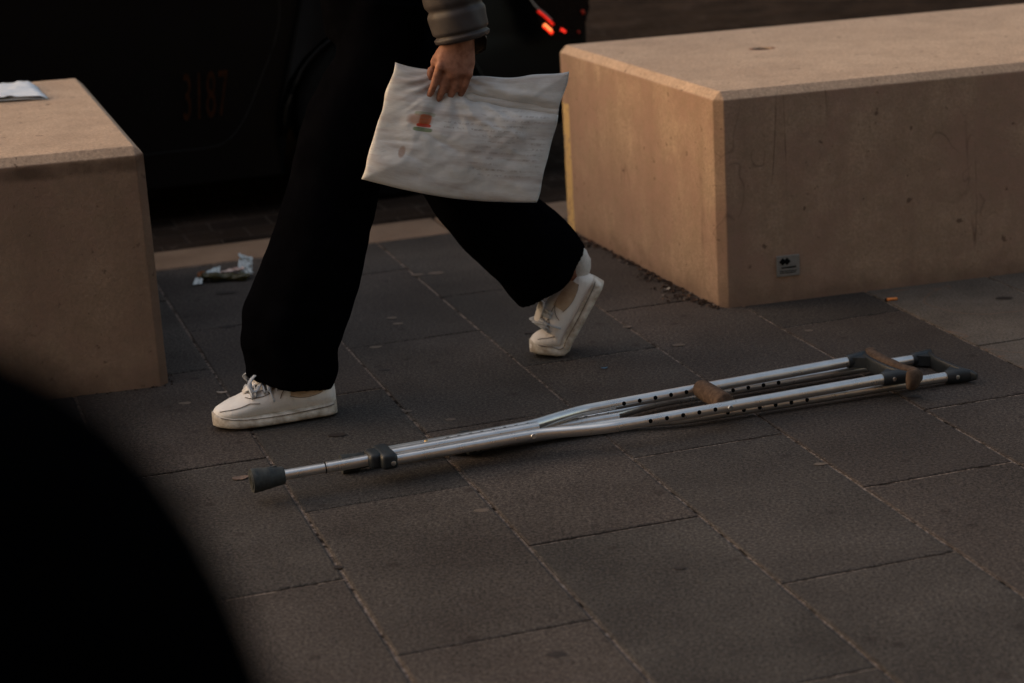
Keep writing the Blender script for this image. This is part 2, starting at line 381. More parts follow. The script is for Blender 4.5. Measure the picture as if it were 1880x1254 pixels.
# paving: each slab is its own little block standing in the sandy joint bed
bm = bmesh.new(); lay = bm.verts.layers.float_vector.new('slab')
U0 = [-.035+.3515*k for k in range(-14, 30)]
def slab(u0, u1, v0, v1, mi, cut=None):
    jit = lambda s: (random.random()-.5)*s
    g = .0036; u0 += g; u1 -= g; v0 += g; v1 -= g
    rnd = (random.random(), random.random(), 0); dz = jit(.0016); tx, ty = jit(.002), jit(.002)
    nu, nv = (10, 18) if (v1 > 2.3 and -.6 < u0 < 3.2) else (4, 4); T = {}
    for i in range(nu+1):
        for j in range(nv+1):
            fu, fv = i/nu, j/nv; u = u0+(u1-u0)*fu; v = v0+(v1-v0)*fv; z = dz+tx*(fu-.5)+ty*(fv-.5)
            e = .0013
            if i in (0, nu): u += noise.noise(Vector((u*9, v*38, 3)))*e + noise.noise(Vector((u*9, v*110, 9)))*e*.7
            if j in (0, nv): v += noise.noise(Vector((u*38, v*9, 5)))*e
            if i in (0, nu) or j in (0, nv): z -= .0014
            T[i, j] = bm.verts.new(W(u, v, z)); T[i, j][lay] = rnd
    # inner ring close to the edge makes the chamfer
    for i in range(nu+1):
        for j in range(nv+1):
            if i == 1 and 0 < j < nv: T[i, j].co = W(u0+.004, v0+(v1-v0)*j/nv if 1 < j < nv-1 else (v0+.004 if j == 1 else v1-.004), T[i, j].co.z)
            elif i == nu-1 and 0 < j < nv: T[i, j].co = W(u1-.004, v0+(v1-v0)*j/nv if 1 < j < nv-1 else (v0+.004 if j == 1 else v1-.004), T[i, j].co.z)
            elif j == 1 and 0 < i < nu: T[i, j].co = W(u0+(u1-u0)*i/nu, v0+.004, T[i, j].co.z)
            elif j == nv-1 and 0 < i < nu: T[i, j].co = W(u0+(u1-u0)*i/nu, v1-.004, T[i, j].co.z)
    for i in range(nu):
        for j in range(nv):
            f = bm.faces.new((T[i, j], T[i+1, j], T[i+1, j+1], T[i, j+1])); f.material_index = mi
    rim = [T[i, 0] for i in range(nu)]+[T[nu, j] for j in range(nv)]+[T[i, nv] for i in range(nu, 0, -1)]+[T[0, j] for j in range(nv, 0, -1)]
    low = []
    for q in rim:
        p = bm.verts.new(q.co-Vector((0, 0, .02))); p[lay] = rnd; low.append(p)
    n = len(rim)
    for k in range(n):
        f = bm.faces.new((rim[k], low[k], low[(k+1) % n], rim[(k+1) % n])); f.material_index = mi
US = [.34+.35*k for k in range(-12, 16)]; fix = {.34: .34, .69: .688, 1.04: 1.043, 1.39: 1.397, 1.74: 1.749, 2.09: 2.09, 2.44: 2.435}
US = [fix.get(round(x, 2), x) for x in US]
for k in range(len(US)-1):
    off = 3.03 if (k % 2 == (US.index(.688) % 2)) else 3.395
    v = off-.7333*6
    while v < 5.96:
        a, b = v, min(v+.7333, 5.968)
        if b-a > .03 and b > -.6:
            mi = 0
            if US[k] > 2.4: mi = 1
            slab(US[k], US[k+1], a, b, mi)
        v += .7333
# trodden gum and dark drops pressed into the slabs
def spot(x, y, r, mi, z=.0012, k=1.6):
    n = 18; vs = []
    for i in range(n):
        a = 2*math.pi*i/n; rr = r*(1+.28*noise.noise(Vector((x*30+math.cos(a), y*30+math.sin(a), r*50))))
        vs.append(bm.verts.new((x+math.cos(a)*rr*k, y+math.sin(a)*rr, z+.0004)))
    c = bm.verts.new((x, y, z+.0005)); c[lay] = (0, 0, 0)
    for i in range(n):
        f = bm.faces.new((vs[i], vs[(i+1) % n], c)); f.material_index = mi
for x, y, r, mi in [(.4138, 4.8114, .010, 2), (-.7862, 4.5695, .009, 2), (-.2656, 5.6733, .012, 2), (-.2101, 5.6793, .014, 2), (-.3015, 5.159, .009, 2),
                    (-.32, 5.22, .009, 2), (-.35, 4.95, .010, 2), (-.15, 4.33, .008, 2), (-.25, 4.41, .007, 2), (.62, 3.9, .008, 2), (-.08, 3.75, .009, 2), (.75, 4.87, .007, 2),
                    (-.8118, 5.5947, .016, 3), (-.7607, 5.2306, .013, 3), (-.4021, 4.2697, .013, 3), (-.3194, 4.7449, .010, 3), (.0418, 3.0664, .012, 3), (1.2909, 5.0629, .014, 3),
                    (-.55, 4.72, .012, 3), (.05, 5.0, .010, 3), (.28, 3.4, .007, 3), (.45, 2.75, .008, 3), (-.05, 2.55, .008, 2), (.9, 4.3, .009, 3), (-.35, 3.5, .007, 3), (.3, 5.0, .008, 2)]:
    spot(x, y, r, mi, .0012)
struct(obj('pavement', bm, [PAVER, SLAB2, GUM, STAIN], smooth=False))
struct(obj('joint_bed', sheet(-9, 9, -2.2, 5.972, -.0030, 1), JOINT))

# ------------------------------------------------------------------ concrete block benches
def block(name, label, base, h, mats, holes, seed, yellow=False):
    """base: four ground corners, counter-clockwise, starting front-left; the block is chamfered all round"""
    o0 = Vector(base[0]); t = thing(name, label, 'concrete bench', o0)
    bm = bmesh.new(); lo = [bm.verts.new(Vector(p)-Vector((0, 0, .05))) for p in base]; hi = [bm.verts.new(Vector((p[0], p[1], h[i]))) for i, p in enumerate(base)]
    bm.faces.new(lo[::-1]); bm.faces.new(hi)
    for i in range(4): bm.faces.new((lo[i], lo[(i+1) % 4], hi[(i+1) % 4], hi[i]))
    bm.normal_update()
    es = [e for e in bm.edges if not all(v in lo for v in e.verts)]
    bmesh.ops.bevel(bm, geom=es, offset=.021, segments=1, affect='EDGES')
    es = [e for e in bm.edges if e.is_manifold and e.calc_face_angle(0) > .2]
    bmesh.ops.bevel(bm, geom=es, offset=.0028, segments=2, affect='EDGES', profile=.5)
    for f in bm.faces:
        n = f.normal; c = f.calc_center_median()
        if yellow and abs(n.z) < .2 and (Vector(base[3])-c).to_2d().length < .05 and f.calc_area() > .003: f.material_index = 1
    body = obj('body', bm, mats, t, smooth=False)
    for (hx, hy, hr, hd) in holes:
        cb = bmesh.new(); bmesh.ops.create_cone(cb, cap_ends=True, segments=40, radius1=hr, radius2=hr, depth=hd*2)
        zt = h[0]; bmesh.ops.translate(cb, vec=(hx, hy, zt), verts=cb.verts); cu = obj('cutter', cb, mats[0])
        bpy.context.view_layer.update()
        md = body.modifiers.new('b', 'BOOLEAN'); md.operation = 'DIFFERENCE'; md.object = cu; md.solver = 'EXACT'
        evaluated(body); bpy.data.objects.remove(cu)
    return t
BF, BL = Vector((.559, 5.122, 0)), Vector((.190, 6.165, 0)); dr = Vector((.976, .2156, 0)).normalized()
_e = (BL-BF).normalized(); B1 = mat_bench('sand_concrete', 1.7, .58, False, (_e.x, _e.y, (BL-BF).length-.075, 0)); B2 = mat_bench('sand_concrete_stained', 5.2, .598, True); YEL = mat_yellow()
HOLE = (.776, 5.841)
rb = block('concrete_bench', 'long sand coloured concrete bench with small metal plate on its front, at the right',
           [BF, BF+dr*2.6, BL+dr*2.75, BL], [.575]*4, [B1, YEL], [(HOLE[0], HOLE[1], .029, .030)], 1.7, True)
# dark rusty disc near the rim, the hole's shade put into its colour
bm = bmesh.new(); add_tube(bm, [(HOLE[0], HOLE[1], .545), (HOLE[0], HOLE[1], .5715)], .0288, 40)
obj('hole_shade_disc', bm, mat_simple('rusty_shade', (.012, .006, .004), (.028, .012, .007), 160, .85, .2), rb)
bm = bmesh.new()
for k in range(48):
    a = 2*math.pi*k/48
r1 = [bm.verts.new((HOLE[0]+math.cos(2*math.pi*k/48)*.0295, HOLE[1]+math.sin(2*math.pi*k/48)*.0295, .5758)) for k in range(48)]
r2 = [bm.verts.new((HOLE[0]+math.cos(2*math.pi*k/48)*(.033+.006*abs(math.cos(2*math.pi*k/48))+.003*noise.noise(Vector((k*.9, 0, 0)))), HOLE[1]+math.sin(2*math.pi*k/48)*.032, .5754)) for k in range(48)]
for k in range(48): bm.faces.new((r1[k], r2[k], r2[(k+1) % 48], r1[(k+1) % 48]))
obj('rust_ring', bm, mat_simple('rust_stain', (.16, .065, .035), (.24, .12, .07), 200, .9), rb)
LF, LBk = Vector((-.846, 4.725, 0)), Vector((-1.222, 5.93, 0)); dl = Vector((-.978, -.207, 0)).normalized()
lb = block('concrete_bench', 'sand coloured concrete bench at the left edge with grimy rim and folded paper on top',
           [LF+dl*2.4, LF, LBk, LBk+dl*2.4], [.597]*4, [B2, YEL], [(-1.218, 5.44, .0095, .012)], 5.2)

# identification plate on the front of the right bench
nf = Vector((dr.y, -dr.x, 0)); P0 = BF + dr*.187 + Vector((0, 0, .0975))
rot = Matrix((dr, -nf, Vector((0, 0, 1)))).transposed()
def on_front(bm): 
    bmesh.ops.rotate(bm, matrix=rot, cent=(0, 0, 0), verts=bm.verts); bmesh.ops.translate(bm, vec=P0, verts=bm.verts)
bm = bmesh.new(); add_box(bm, (0, -.0015, 0), (.064, .007, .056), bev=.0012); on_front(bm)
pl = obj('plate', bm, mat_simple('plate_metal', (.17, .17, .16), (.22, .21, .205), 90, .6, .2, .3), rb, smooth=False)
def flat(bm, pts, y=-.0056):
    a = [bm.verts.new((p[0], y, p[1])) for p in pts]; b = [bm.verts.new((p[0], y+.001, p[1])) for p in pts]
    bm.faces.new(a); bm.faces.new(b[::-1]); n = len(a)
    for i in range(n): bm.faces.new((a[i], b[i], b[(i+1) % n], a[(i+1) % n]))
bm = bmesh.new()
for cx, cz in ((-.0155, .0125), (-.0035, .0125)):
    flat(bm, [(cx-.0105, cz), (cx, cz-.0105), (cx+.0105, cz), (cx, cz+.0105)], -.0056-(.0003 if cx > -.01 else 0))
on_front(bm); obj('emblem', bm, DARK, pl, smooth=False)
bm = bmesh.new(); 
for z0, h0, xs, xe in ((-.004, .0042, -.019, .022), (-.0135, .0022, -.023, .021), (-.0185, .0022, -.023, .019)):
    x = xs
    while x < xe:
        wd = random.uniform(.0018, .0034); flat(bm, [(x, z0-h0/2), (x+wd, z0-h0/2), (x+wd, z0+h0/2), (x, z0+h0/2)]); x += wd+random.choice((.0007, .0007, .0007, .0016))
on_front(bm); obj('lettering', bm, DARK, pl, smooth=False)

# ------------------------------------------------------------------ crutches
def make_crutch(name, label, p0, p1, foam, ext=.16):
    p0, p1 = Vector(p0), Vector(p1); d = p1-p0; L = d.length
    t = thing(name, label, 'crutch', (0, 0, 0), 0, 'aluminium underarm crutches lying on the paving')
    t.location = p0; t.rotation_euler = (0, -math.asin(d.z/L), math.atan2(d.y, d.x))
    Pp = lambda n, bm, m, par=t, sm=True: sharp(obj(n, bm, m, par, sm, local=True), 40)
    # rubber tip
    bm = bmesh.new()
    prof = [(-.003, .0225), (-.0045, .0245), (0, .0255), (.006, .0255), (.009, .0243), (.012, .0250), (.028, .0225), (.031, .0232), (.034, .0220), (.056, .0190), (.062, .0185), (.064, .0165)]
    if not foam: prof = [(x, r*.80) for x, r in prof]
    add_tube(bm, [(x, 0, 0) for x, r in prof], [r for x, r in prof], 32, True)
    for k in range(3):
        r = (.018, .012, .006)[k]*(1 if foam else .8); add_tube(bm, [(-.0038, 0, 0), (-.0062, 0, 0)], [r, r-.0012], 24)
    for k in range(3):
        a = R(100+k*25); add_box(bm, (.043, math.cos(a)*-.0205*(1 if foam else .8), math.sin(a)*.0205*(1 if foam else .8)), (.016, .004, .004))
    Pp('rubber_tip', bm, RUB)
    # telescopic foot tube
    bm = bmesh.new(); add_tube(bm, [(.05, 0, 0), (.155, 0, 0)], .0112, 28); add_tube(bm, [(.1552, 0, 0), (.300, 0, 0)], .0122, 28)
    add_tube(bm, [(.150, 0, 0), (.1525, 0, 0)], .0118, 28, mi=1)
    Pp('foot_tube', bm, [ALU, DARK])
    # centre tube with the length adjustment holes
    bm = bmesh.new(); xe = .626
    add_tube(bm, [(.29, 0, .004), (xe, 0, .004)], .0132, 28); add_tube(bm, [(xe-.002, 0, .004), (xe+.0006, 0, .004)], .0100, 24, mi=1)
    for k in range(8 if foam else 12):
        x = .605-k*.026; a = R(62)
        n = Vector((0, math.cos(a), math.sin(a))); c = Vector((x, 0, .004))
        add_tube(bm, [c+n*.0126, c+n*.01345], .0042, 14, mi=1)
    Pp('centre_tube', bm, [ALU, DARK])
    bm = bmesh.new(); a = R(62); n = Vector((0, math.cos(a), math.sin(a))); c = Vector((.376, 0, .004)); add_tube(bm, [c+n*.012, c+n*.0155, c+n*.0165], [.004, .0038, .002], 14)
    Pp('push_button', bm, BRASS)
    # bow tubes
    for s in (-1, 1):
        bm = bmesh.new()
        ctl = [(.285, .0265), (.45, .0268), (.585, .0285), (.635, .034), (.70, .053), (.755, .0655), (.82, .0685), (1.10, .0725), (L-.012, .0765)]
        P = catmull([(x, s*y, 0) for x, y in ctl], 10); add_tube(bm, P, .0122, 28)
        def yat(x):
            for i in range(len(P)-1):
                if P[i].x <= x <= P[i+1].x: return P[i].y+(P[i+1].y-P[i].y)*(x-P[i].x)/max(1e-6, P[i+1].x-P[i].x)
            return P[-1].y
        for k in range(5 if foam else 6):
            x = .855+k*.0385
            for sg in (-1, 1):
                a = R(12); n = Vector((0, sg*math.cos(a), math.sin(a))); c = Vector((x, yat(x), 0))
                add_tube(bm, [c+n*.0117, c+n*.01235], [.0048, .0048], 16, mi=1); add_tube(bm, [c+n*.0119, c+n*.0124], [.0040, .0040], 14, mi=1)
        n = Vector((0, s, .1)).normalized(); c = Vector((.60, s*.030, 0)); add_tube(bm, [c+n*.0118, c+n*.0130], [.0062, .0055], 18)
        Pp('bow_tube', bm, [ALU, DARK])
    # plastic collar that ties the tubes together
    bm = bmesh.new()
    add_box(bm, (.281, 0, .001), (.036, .084, .034), bev=.009, seg=3); add_box(bm, (.257, 0, .001), (.030, .052, .034), bev=.009, seg=3)
    cl = Pp('collar', bm, BLK)
    for s in (-1, 1):
        bm = bmesh.new(); add_tube(bm, [(.287, s*.0415, -.002), (.287, s*.0432, -.002), (.287, s*.0440, -.002)], [.0055, .0050, .0030], 18)
        Pp('rivet', bm, RIVET, cl)
    # hand grip
    gx = 1.045
    if foam:
        bm = bmesh.new(); yy = [-.0605, -.0585, -.055, -.02, .02, .055, .0585, .0605]; rr = [.0175, .0205, .0215, .0222, .0225, .0215, .0205, .0175]
        add_tube(bm, [(gx, y, .005) for y in yy], rr, 30, fn=lambda i, a: 1+.02*math.sin(3*a+i)); g = Pp('hand_grip', bm, FOAM)
        bm = bmesh.new(); add_tube(bm, [(gx, -.0855, 0), (gx, .0855, 0)], .004, 16)
        for s in (-1, 1): add_tube(bm, [(gx, s*.0838, 0), (gx, s*.0865, 0)], [.0072, .0055], 18)
        Pp('bolt', bm, RIVET, g)
    # underarm rest: plastic saddle and, on the upper crutch, its foam cover
    def rest(bm, x0, th, hh, y0, y1, dx=0, mi=0):
        n = 26; rings = []
        for i in range(n+1):
            y = y0+(y1-y0)*i/n; q = abs(y)/.09; x = L + x0 + .020*q**2.2
            e = min(i, n-i)/n; k = min(1, .55+e*9); h2 = hh*(.82+.18*math.cos(y*22))*k; t2 = th*k
            nx = Vector((1, -math.copysign(.9*q**1.2*.45, y), 0)).normalized(); ring = []
            for a in range(16):
                an = 2*math.pi*a/16; ca, sa = math.cos(an), math.sin(an)
                ca = math.copysign(abs(ca)**.6, ca); sa = math.copysign(abs(sa)**.6, sa)
                ring.append(bm.verts.new(Vector((x, y, 0))+nx*ca*t2+Vector((0, 0, sa*h2))))
            rings.append(ring)
        for i in range(n):
            for a in range(16): bm.faces.new((rings[i][a], rings[i][(a+1) % 16], rings[i+1][(a+1) % 16], rings[i+1][a]))
        bm.faces.new(rings[0][::-1]); bm.faces.new(rings[-1])
    bm = bmesh.new(); rest(bm, .008, .006, .0175, -.108, .108)
    for s in (-1, 1):
        add_tube(bm, [(L-.026, s*.0765, 0), (L-.022, s*.0765, 0), (L+.006, s*.080, 0), (L+.024, s*.088, 0), (L+.036, s*.097, 0)], [(.0140, .0140), (.0158, .0158), (.0158, .0168), (.012, .0155), (.006, .0115)], 24)
        bmesh.ops.create_cube  # gusset web between socket and saddle
        vs = [(L-.020, s*.066), (L+.006, s*.045), (L+.014, s*.07), (L+.004, s*.08)]
        a = [bm.verts.new((x, y, -.012)) for x, y in vs]; b = [bm.verts.new((x, y, .012)) for x, y in vs]
        bm.faces.new(a if s < 0 else a[::-1]); bm.faces.new(b[::-1] if s < 0 else b)
        for i in range(4): bm.faces.new((a[i], a[(i+1) % 4], b[(i+1) % 4], b[i]))
    bmesh.ops.recalc_face_normals(bm, faces=bm.faces)
    rs = Pp('underarm_rest', bm, BLK)
    for s in (-1, 1):
        bm = bmesh.new(); add_tube(bm, [(L-.003, s*.0925, .001), (L-.003, s*.0950, .001), (L-.003, s*.0956, .001)], [.0052, .0048, .003], 18)
        Pp('rivet', bm, RIVET, rs)
    if foam:
        bm = bmesh.new(); rest(bm, .026, .0145, .026, -.110, .112)
        # the cover wraps round the near end
        add_tube(bm, catmull([(L+.044, -.094, 0), (L+.043, -.108, 0), (L+.030, -.117, 0), (L+.014, -.115, 0)], 6), [(.0235, .012)]*18+[(.020, .006)], 18, ref=(0, 1, .01))
        for v in bm.verts: v.co += Vector((1, 1, 1))*.0012*noise.noise(v.co*60)
        fc = Pp('foam_cover', bm, FOAM, rs); remesh(fc, .0032, 8)
    return t
make_crutch('crutch', 'upper aluminium crutch with brown foam underarm cover and brown hand grip',
            (-.543, 3.866, .050), (.8207, 4.3709, .050), True)
make_crutch('crutch', 'lower aluminium crutch with bare black underarm rest, partly hidden under the other',
            (-.3722, 4.0197, .0205), (.98625, 4.45785, .0175), False)

# ------------------------------------------------------------------ car (parked at the kerb, nose to the left)
CV = 6.75; car = thing('parked_car', 'black car behind the walker with 3187 on its door and lit red tail light', 'car', W(0, CV, -.045), YAW)
WX = 1.66; WR = .315; FXW = WX-2.65; CH = [(-1.75, .30), (-1.80, .55), (-1.72, .72), (-1.2, .88), (-.72, .97), (.1, 1.40), (.9, 1.47), (1.65, 1.40), (2.18, 1.02), (2.40, .93), (2.445, .74), (2.455, .50), (2.44, .32), (2.36, .19)]
def side_outline():
    pts = [(p[0], p[1]) for p in CH]
    low = [(WX+WR+.06, .16)]
    for k in range(0, 13):
        a = math.pi*k/12; low.append((WX+math.cos(a)*(WR+.055), .27+math.sin(a)*(WR+.045)))
    low += [(WX-WR-.06, .13), (FXW+WR+.06, .13)]
    for k in range(0, 13):
        a = math.pi*k/12; low.append((FXW+math.cos(a)*(WR+.055), .27+math.sin(a)*(WR+.045)))
    low += [(FXW-WR-.06, .25)]
    return pts+low
def shell(ylist, pts_fn, mi=0):
    bm = bmesh.new(); base = side_outline(); rings = []
    for (yy, inset) in ylist:
        ring = []
        for (x, z) in base:
            cx, cz = .35, .75
            tumble = max(0, z-.80)*.33*(1 if yy < .9 else -1) if abs(yy-.9) > .1 else 0
            ex = max(0, abs(x-.32)-1.7); round_ = (ex/.42)**2*.10*(1 if yy < .9 else -1)*(1 if abs(yy-.9) > .3 else 0)
            q = 1-inset
            ring.append(bm.verts.new((cx+(x-cx)*q, yy+tumble+round_, cz+(z-cz)*(1-inset*.6))))
        rings.append(ring)
    n = len(base)
    for i in range(len(rings)-1):
        for k in range(n): bm.faces.new((rings[i][k], rings[i][(k+1) % n], rings[i+1][(k+1) % n], rings[i+1][k]))
    for rr, fl in ((rings[0], True), (rings[-1], False)):
        f = bm.faces.new(rr if fl else rr[::-1])
    bmesh.ops.triangulate(bm, faces=[f for f in bm.faces if len(f.verts) > 4]); bmesh.ops.recalc_face_normals(bm, faces=bm.faces)
    return bm
bm = shell([(0.0, .022), (.022, .004), (.09, 0), (1.71, 0), (1.778, .004), (1.80, .022)], None)
body = sharp(obj('body', bm, PAINT, car, True, local=True), 30)
LP = lambda n, bm, m, par=car, sm=True: obj(n, bm, m, par, sm, local=True)
for wx in (WX, FXW):
    for yy, sg in ((.10, -1), (1.70, 1)):
        bm = bmesh.new(); add_tube(bm, [(wx, yy-.095, WR), (wx, yy-.08, WR), (wx, yy+.08, WR), (wx, yy+.095, WR)], [WR-.025, WR, WR, WR-.025], 48)
        wh = LP('wheel', bm, TYRE)
        bm = bmesh.new(); y1 = yy+sg*.097; add_tube(bm, [(wx, y1-sg*.02, WR), (wx, y1+sg*.004, WR)], [.205, .19], 40)
        for k in range(8):
            a = 2*math.pi*k/8; add_box(bm, (wx+math.cos(a)*.11, y1+sg*.006, WR+math.sin(a)*.11), (.15, .012, .03), Matrix.Rotation(-a, 3, 'Y') if False else Matrix.Rotation(-a, 3, 'Y'))
        add_tube(bm, [(wx, y1, WR), (wx, y1+sg*.016, WR)], [.035, .03], 20)
        sharp(LP('rim', bm, mat_simple('dark_rim', (.006, .006, .006), (.009, .009, .009), 40, .5, .3), wh), 30)
def side_y(z): return max(0, z-.80)*.33-.0015
def side_poly(bm, pts, th=.004, off=0):
    a = [bm.verts.new((x, side_y(z)-off-th, z)) for x, z in pts]; b = [bm.verts.new((x, side_y(z)+.01, z)) for x, z in pts]; n = len(pts)
    bm.faces.new(a); bm.faces.new(b[::-1])
    for i in range(n): bm.faces.new((a[i], b[i], b[(i+1) % n], a[(i+1) % n]))
    bmesh.ops.recalc_face_normals(bm, faces=bm.faces)
for pts in ([(-.55, 1.0), (.02, 1.31), (.38, 1.37), (.38, .99)], [(.45, .99), (.45, 1.375), (1.2, 1.37), (1.32, .99)], [(1.40, .99), (1.30, 1.35), (1.62, 1.31), (2.0, 1.02)]):
    bm = bmesh.new(); side_poly(bm, pts); LP('side_window', bm, GLASS, car, False)
def groove(name, pts, r=.0025, m=TRIM, par=car):
    bm = bmesh.new(); add_tube(bm, [(x, side_y(z)-.001, z+.045) for x, z in pts], r, 8); return LP(name, bm, m, par)
dp = catmull([(.10, .80, 0), (.10, .40, 0), (.12, .22, 0), (.30, .200, 0), (.82, .212, 0), (1.00, .212, 0), (1.08, .225, 0), (1.15, .29, 0), (1.22, .42, 0), (1.30, .60, 0), (1.31, .80, 0)], 8)
door = groove('rear_door_seam', [(p.x, p.y) for p in dp], .0016)
groove('front_door_seam', [(.085, .82), (.085, .4), (.07, .24), (-.02, .21), (-.6, .21), (-.70, .3), (-.72, .8)], .0016)
bm = bmesh.new(); add_tube(bm, catmull([(.28, -.004, .86), (.31, -.030, .865), (.42, -.032, .868), (.45, -.004, .87)], 5), (.011), 12); LP('door_handle', bm, PAINT)
bm = bmesh.new(); add_tube(bm, catmull([(1.05, .006, .86), (1.08, -.030, .865), (1.19, -.032, .868), (1.22, .000, .87)], 5), (.011), 12); LP('door_handle', bm, PAINT)
# wheel arch lip
bm = bmesh.new(); add_tube(bm, [(WX+math.cos(a)*(WR+.052), -.002, .27+math.sin(a)*(WR+.042)) for a in [math.pi*k/24 for k in range(25)]], .008, 10); LP('wheel_arch', bm, PAINT)
# number on the rear door
cu = bpy.data.curves.new('n', 'FONT'); cu.body = '3187'; cu.size = .225; cu.extrude = .0008; cu.space_character = 1.12
to = bpy.data.objects.new('n', cu); C.objects.link(to); bpy.context.view_layer.update()
dg = bpy.context.evaluated_depsgraph_get(); me = bpy.data.meshes.new_from_object(to.evaluated_get(dg)); bpy.data.objects.remove(to)
xs = [v.co.x for v in me.vertices]; ys = [v.co.y for v in me.vertices]; x0, x1, y0, y1 = min(xs), max(xs), min(ys), max(ys)
for v in me.vertices:
    fx = (v.co.x-x0)/(x1-x0); fy = (v.co.y-y0)/(y1-y0); z0 = v.co.z
    v.co = Vector((.948+fx*.152+fy*.014, -.0028+z0*1.0, .045+.312+fy*.158))
me.materials.append(NUMBER); no = bpy.data.objects.new('number', me); C.objects.link(no); no.parent = car
# tail light on the rear corner
def tl(name, pts, r, m, par): 
    bm = bmesh.new(); add_tube(bm, catmull([(x, -.010, z+.045) for x, z in pts], 6), r, 12); return LP(name, bm, m, par)
bm = bmesh.new(); side_poly(bm, [(x, z+.045) for x, z in [(2.13, .70), (2.205, .60), (2.235, .50), (2.28, .455), (2.38, .455), (2.415, .56), (2.40, .70)]], .006)
lamp = LP('tail_light', bm, mat_simple('lamp_glass', (.004, .003, .003), (.006, .004, .004), 30, .25, 0, .15), car, False)
tl('chrome_edge', [(2.188, .625), (2.205, .595), (2.222, .575), (2.245, .555), (2.272, .528)], .0028, mat_simple('pale_edge', (.30, .27, .25), (.4, .36, .33), 40, .4, .2), lamp)
tl('light_strip', [(2.222, .565), (2.250, .540), (2.276, .512)], .0045, mat_emit('dim_red', (1, .02, .008), .35), lamp)
tl('light_strip', [(2.240, .512), (2.256, .498), (2.270, .483)], .0062, mat_emit('bright_red', (1, .03, .01), 1.1), lamp)
tl('light_core', [(2.242, .5155), (2.254, .502), (2.266, .4905)], .0066, mat_emit('orange_core', (1, .22, .06), 1.6), lamp)
tl('light_strip', [(2.303, .494), (2.312, .488), (2.320, .482)], .0048, mat_emit('red_point', (1, .03, .015), .7), lamp)
tl('reflector', [(2.368, .482), (2.372, .474)], .004, mat_emit('faint_red', (.3, .01, .004), .03), lamp)
tl('reflector', [(2.386, .553), (2.392, .54)], .005, mat_emit('faint_red_2', (.3, .015, .004), .04), lamp)

# ------------------------------------------------------------------ people
def limb(bm, pts, radii, seg=16):
    P = catmull(pts, 6); rr = lerps(radii, 6); add_tube(bm, P, rr, seg)
    add_ball(bm, P[0], (rr[0] if not isinstance(rr[0], tuple) else min(rr[0]))*.99, 2); add_ball(bm, P[-1], (rr[-1] if not isinstance(rr[-1], tuple) else min(rr[-1]))*.99, 2)
def head_geo(bm, c, face, s=1.0):
    up = Vector((0, 0, 1)); f = Vector(face).normalized(); sd = up.cross(f).normalized(); rot = Matrix((f, sd, up)).transposed()
    L = lambda x, y, z: Vector(c)+(f*x+sd*y+up*z)*s
    add_ball(bm, L(-.006, 0, .022), .094*s, 3, (1.02, .84, 1.02), rot); add_ball(bm, L(.018, 0, -.045), .062*s, 3, (1.0, .92, 1.15), rot)
    add_ball(bm, L(.052, 0, -.088), .026*s, 2, (1, 1.2, .8), rot)                       # chin
    add_tube(bm, [L(.082, 0, .018), L(.098, 0, -.012), L(.104, 0, -.026), L(.088, 0, -.034)], [.007*s, .010*s, .014*s, .010*s], 10)   # nose
    add_ball(bm, L(.081, 0, -.055), .016*s, 2, (.7, 1.5, .45), rot)                      # lips
    for q in (-1, 1):
        add_ball(bm, L(.07, q*.034, .024), .018*s, 2, (.6, 1.3, .5), rot)                # brow
        add_ball(bm, L(-.008, q*.080, -.008), .028*s, 2, (.75, .3, 1.15), rot)           # ear
    return L, rot
def hand_geo(bm, wrist, palm_end, out, side, curl=(.5, .6, .5), thumb_to=None, s=1.0):
    """wrist -> palm_end is the palm axis; out is the back-of-hand normal; side points to the thumb; fingers curl away from out"""
    w0, w1 = Vector(wrist), Vector(palm_end); ax = (w1-w0).normalized(); out = Vector(out); out = (out-ax*out.dot(ax)).normalized(); sd = Vector(side); sd = (sd-ax*sd.dot(ax)-out*sd.dot(out)).normalized()
    n = 8; P = [w0.lerp(w1, k/n) for k in range(n+1)]; add_tube(bm, P, [((.027+.016*min(1, k/n*1.6))*s, (.021-.005*k/n)*s) for k in range(n+1)], 16, ref=out)
    add_ball(bm, w1, .016*s, 2)
    for i, (yo, ln) in enumerate(((.034, .072), (.0115, .080), (-.0115, .074), (-.033, .058))):
        b0 = w1+sd*yo*s-ax*.010*s; d = ax.copy(); p = b0; P = [p]; rr = [.0092*s]; ang = 0
        for j, fr in enumerate((.45, .30, .25)):
            ang += curl[j]*(1+.08*i); dd = (ax*math.cos(ang)-out*math.sin(ang)).normalized(); p = p+dd*ln*fr*1.2*s; P.append(p); rr.append((.0088, .0078, .0066)[j]*s)
        add_tube(bm, catmull(P, 4), lerps(rr, 4), 12); add_ball(bm, P[-1], .0070*s, 2); add_ball(bm, P[1], .0092*s, 2); add_ball(bm, b0+ax*.004*s+out*.006*s, .0100*s, 2)
    tb = w0+(w1-w0)*.30+sd*.026*s; tt = thumb_to if thumb_to is not None else tb+ax*.06*s+sd*.02*s-out*.015*s
    tt = Vector(tt); mid = tb.lerp(tt, .5)+sd*.010*s; add_tube(bm, catmull([tb, mid, tt], 4), lerps([.0135*s, .011*s, .0085*s], 4), 12); add_ball(bm, tt, .0085*s, 2)
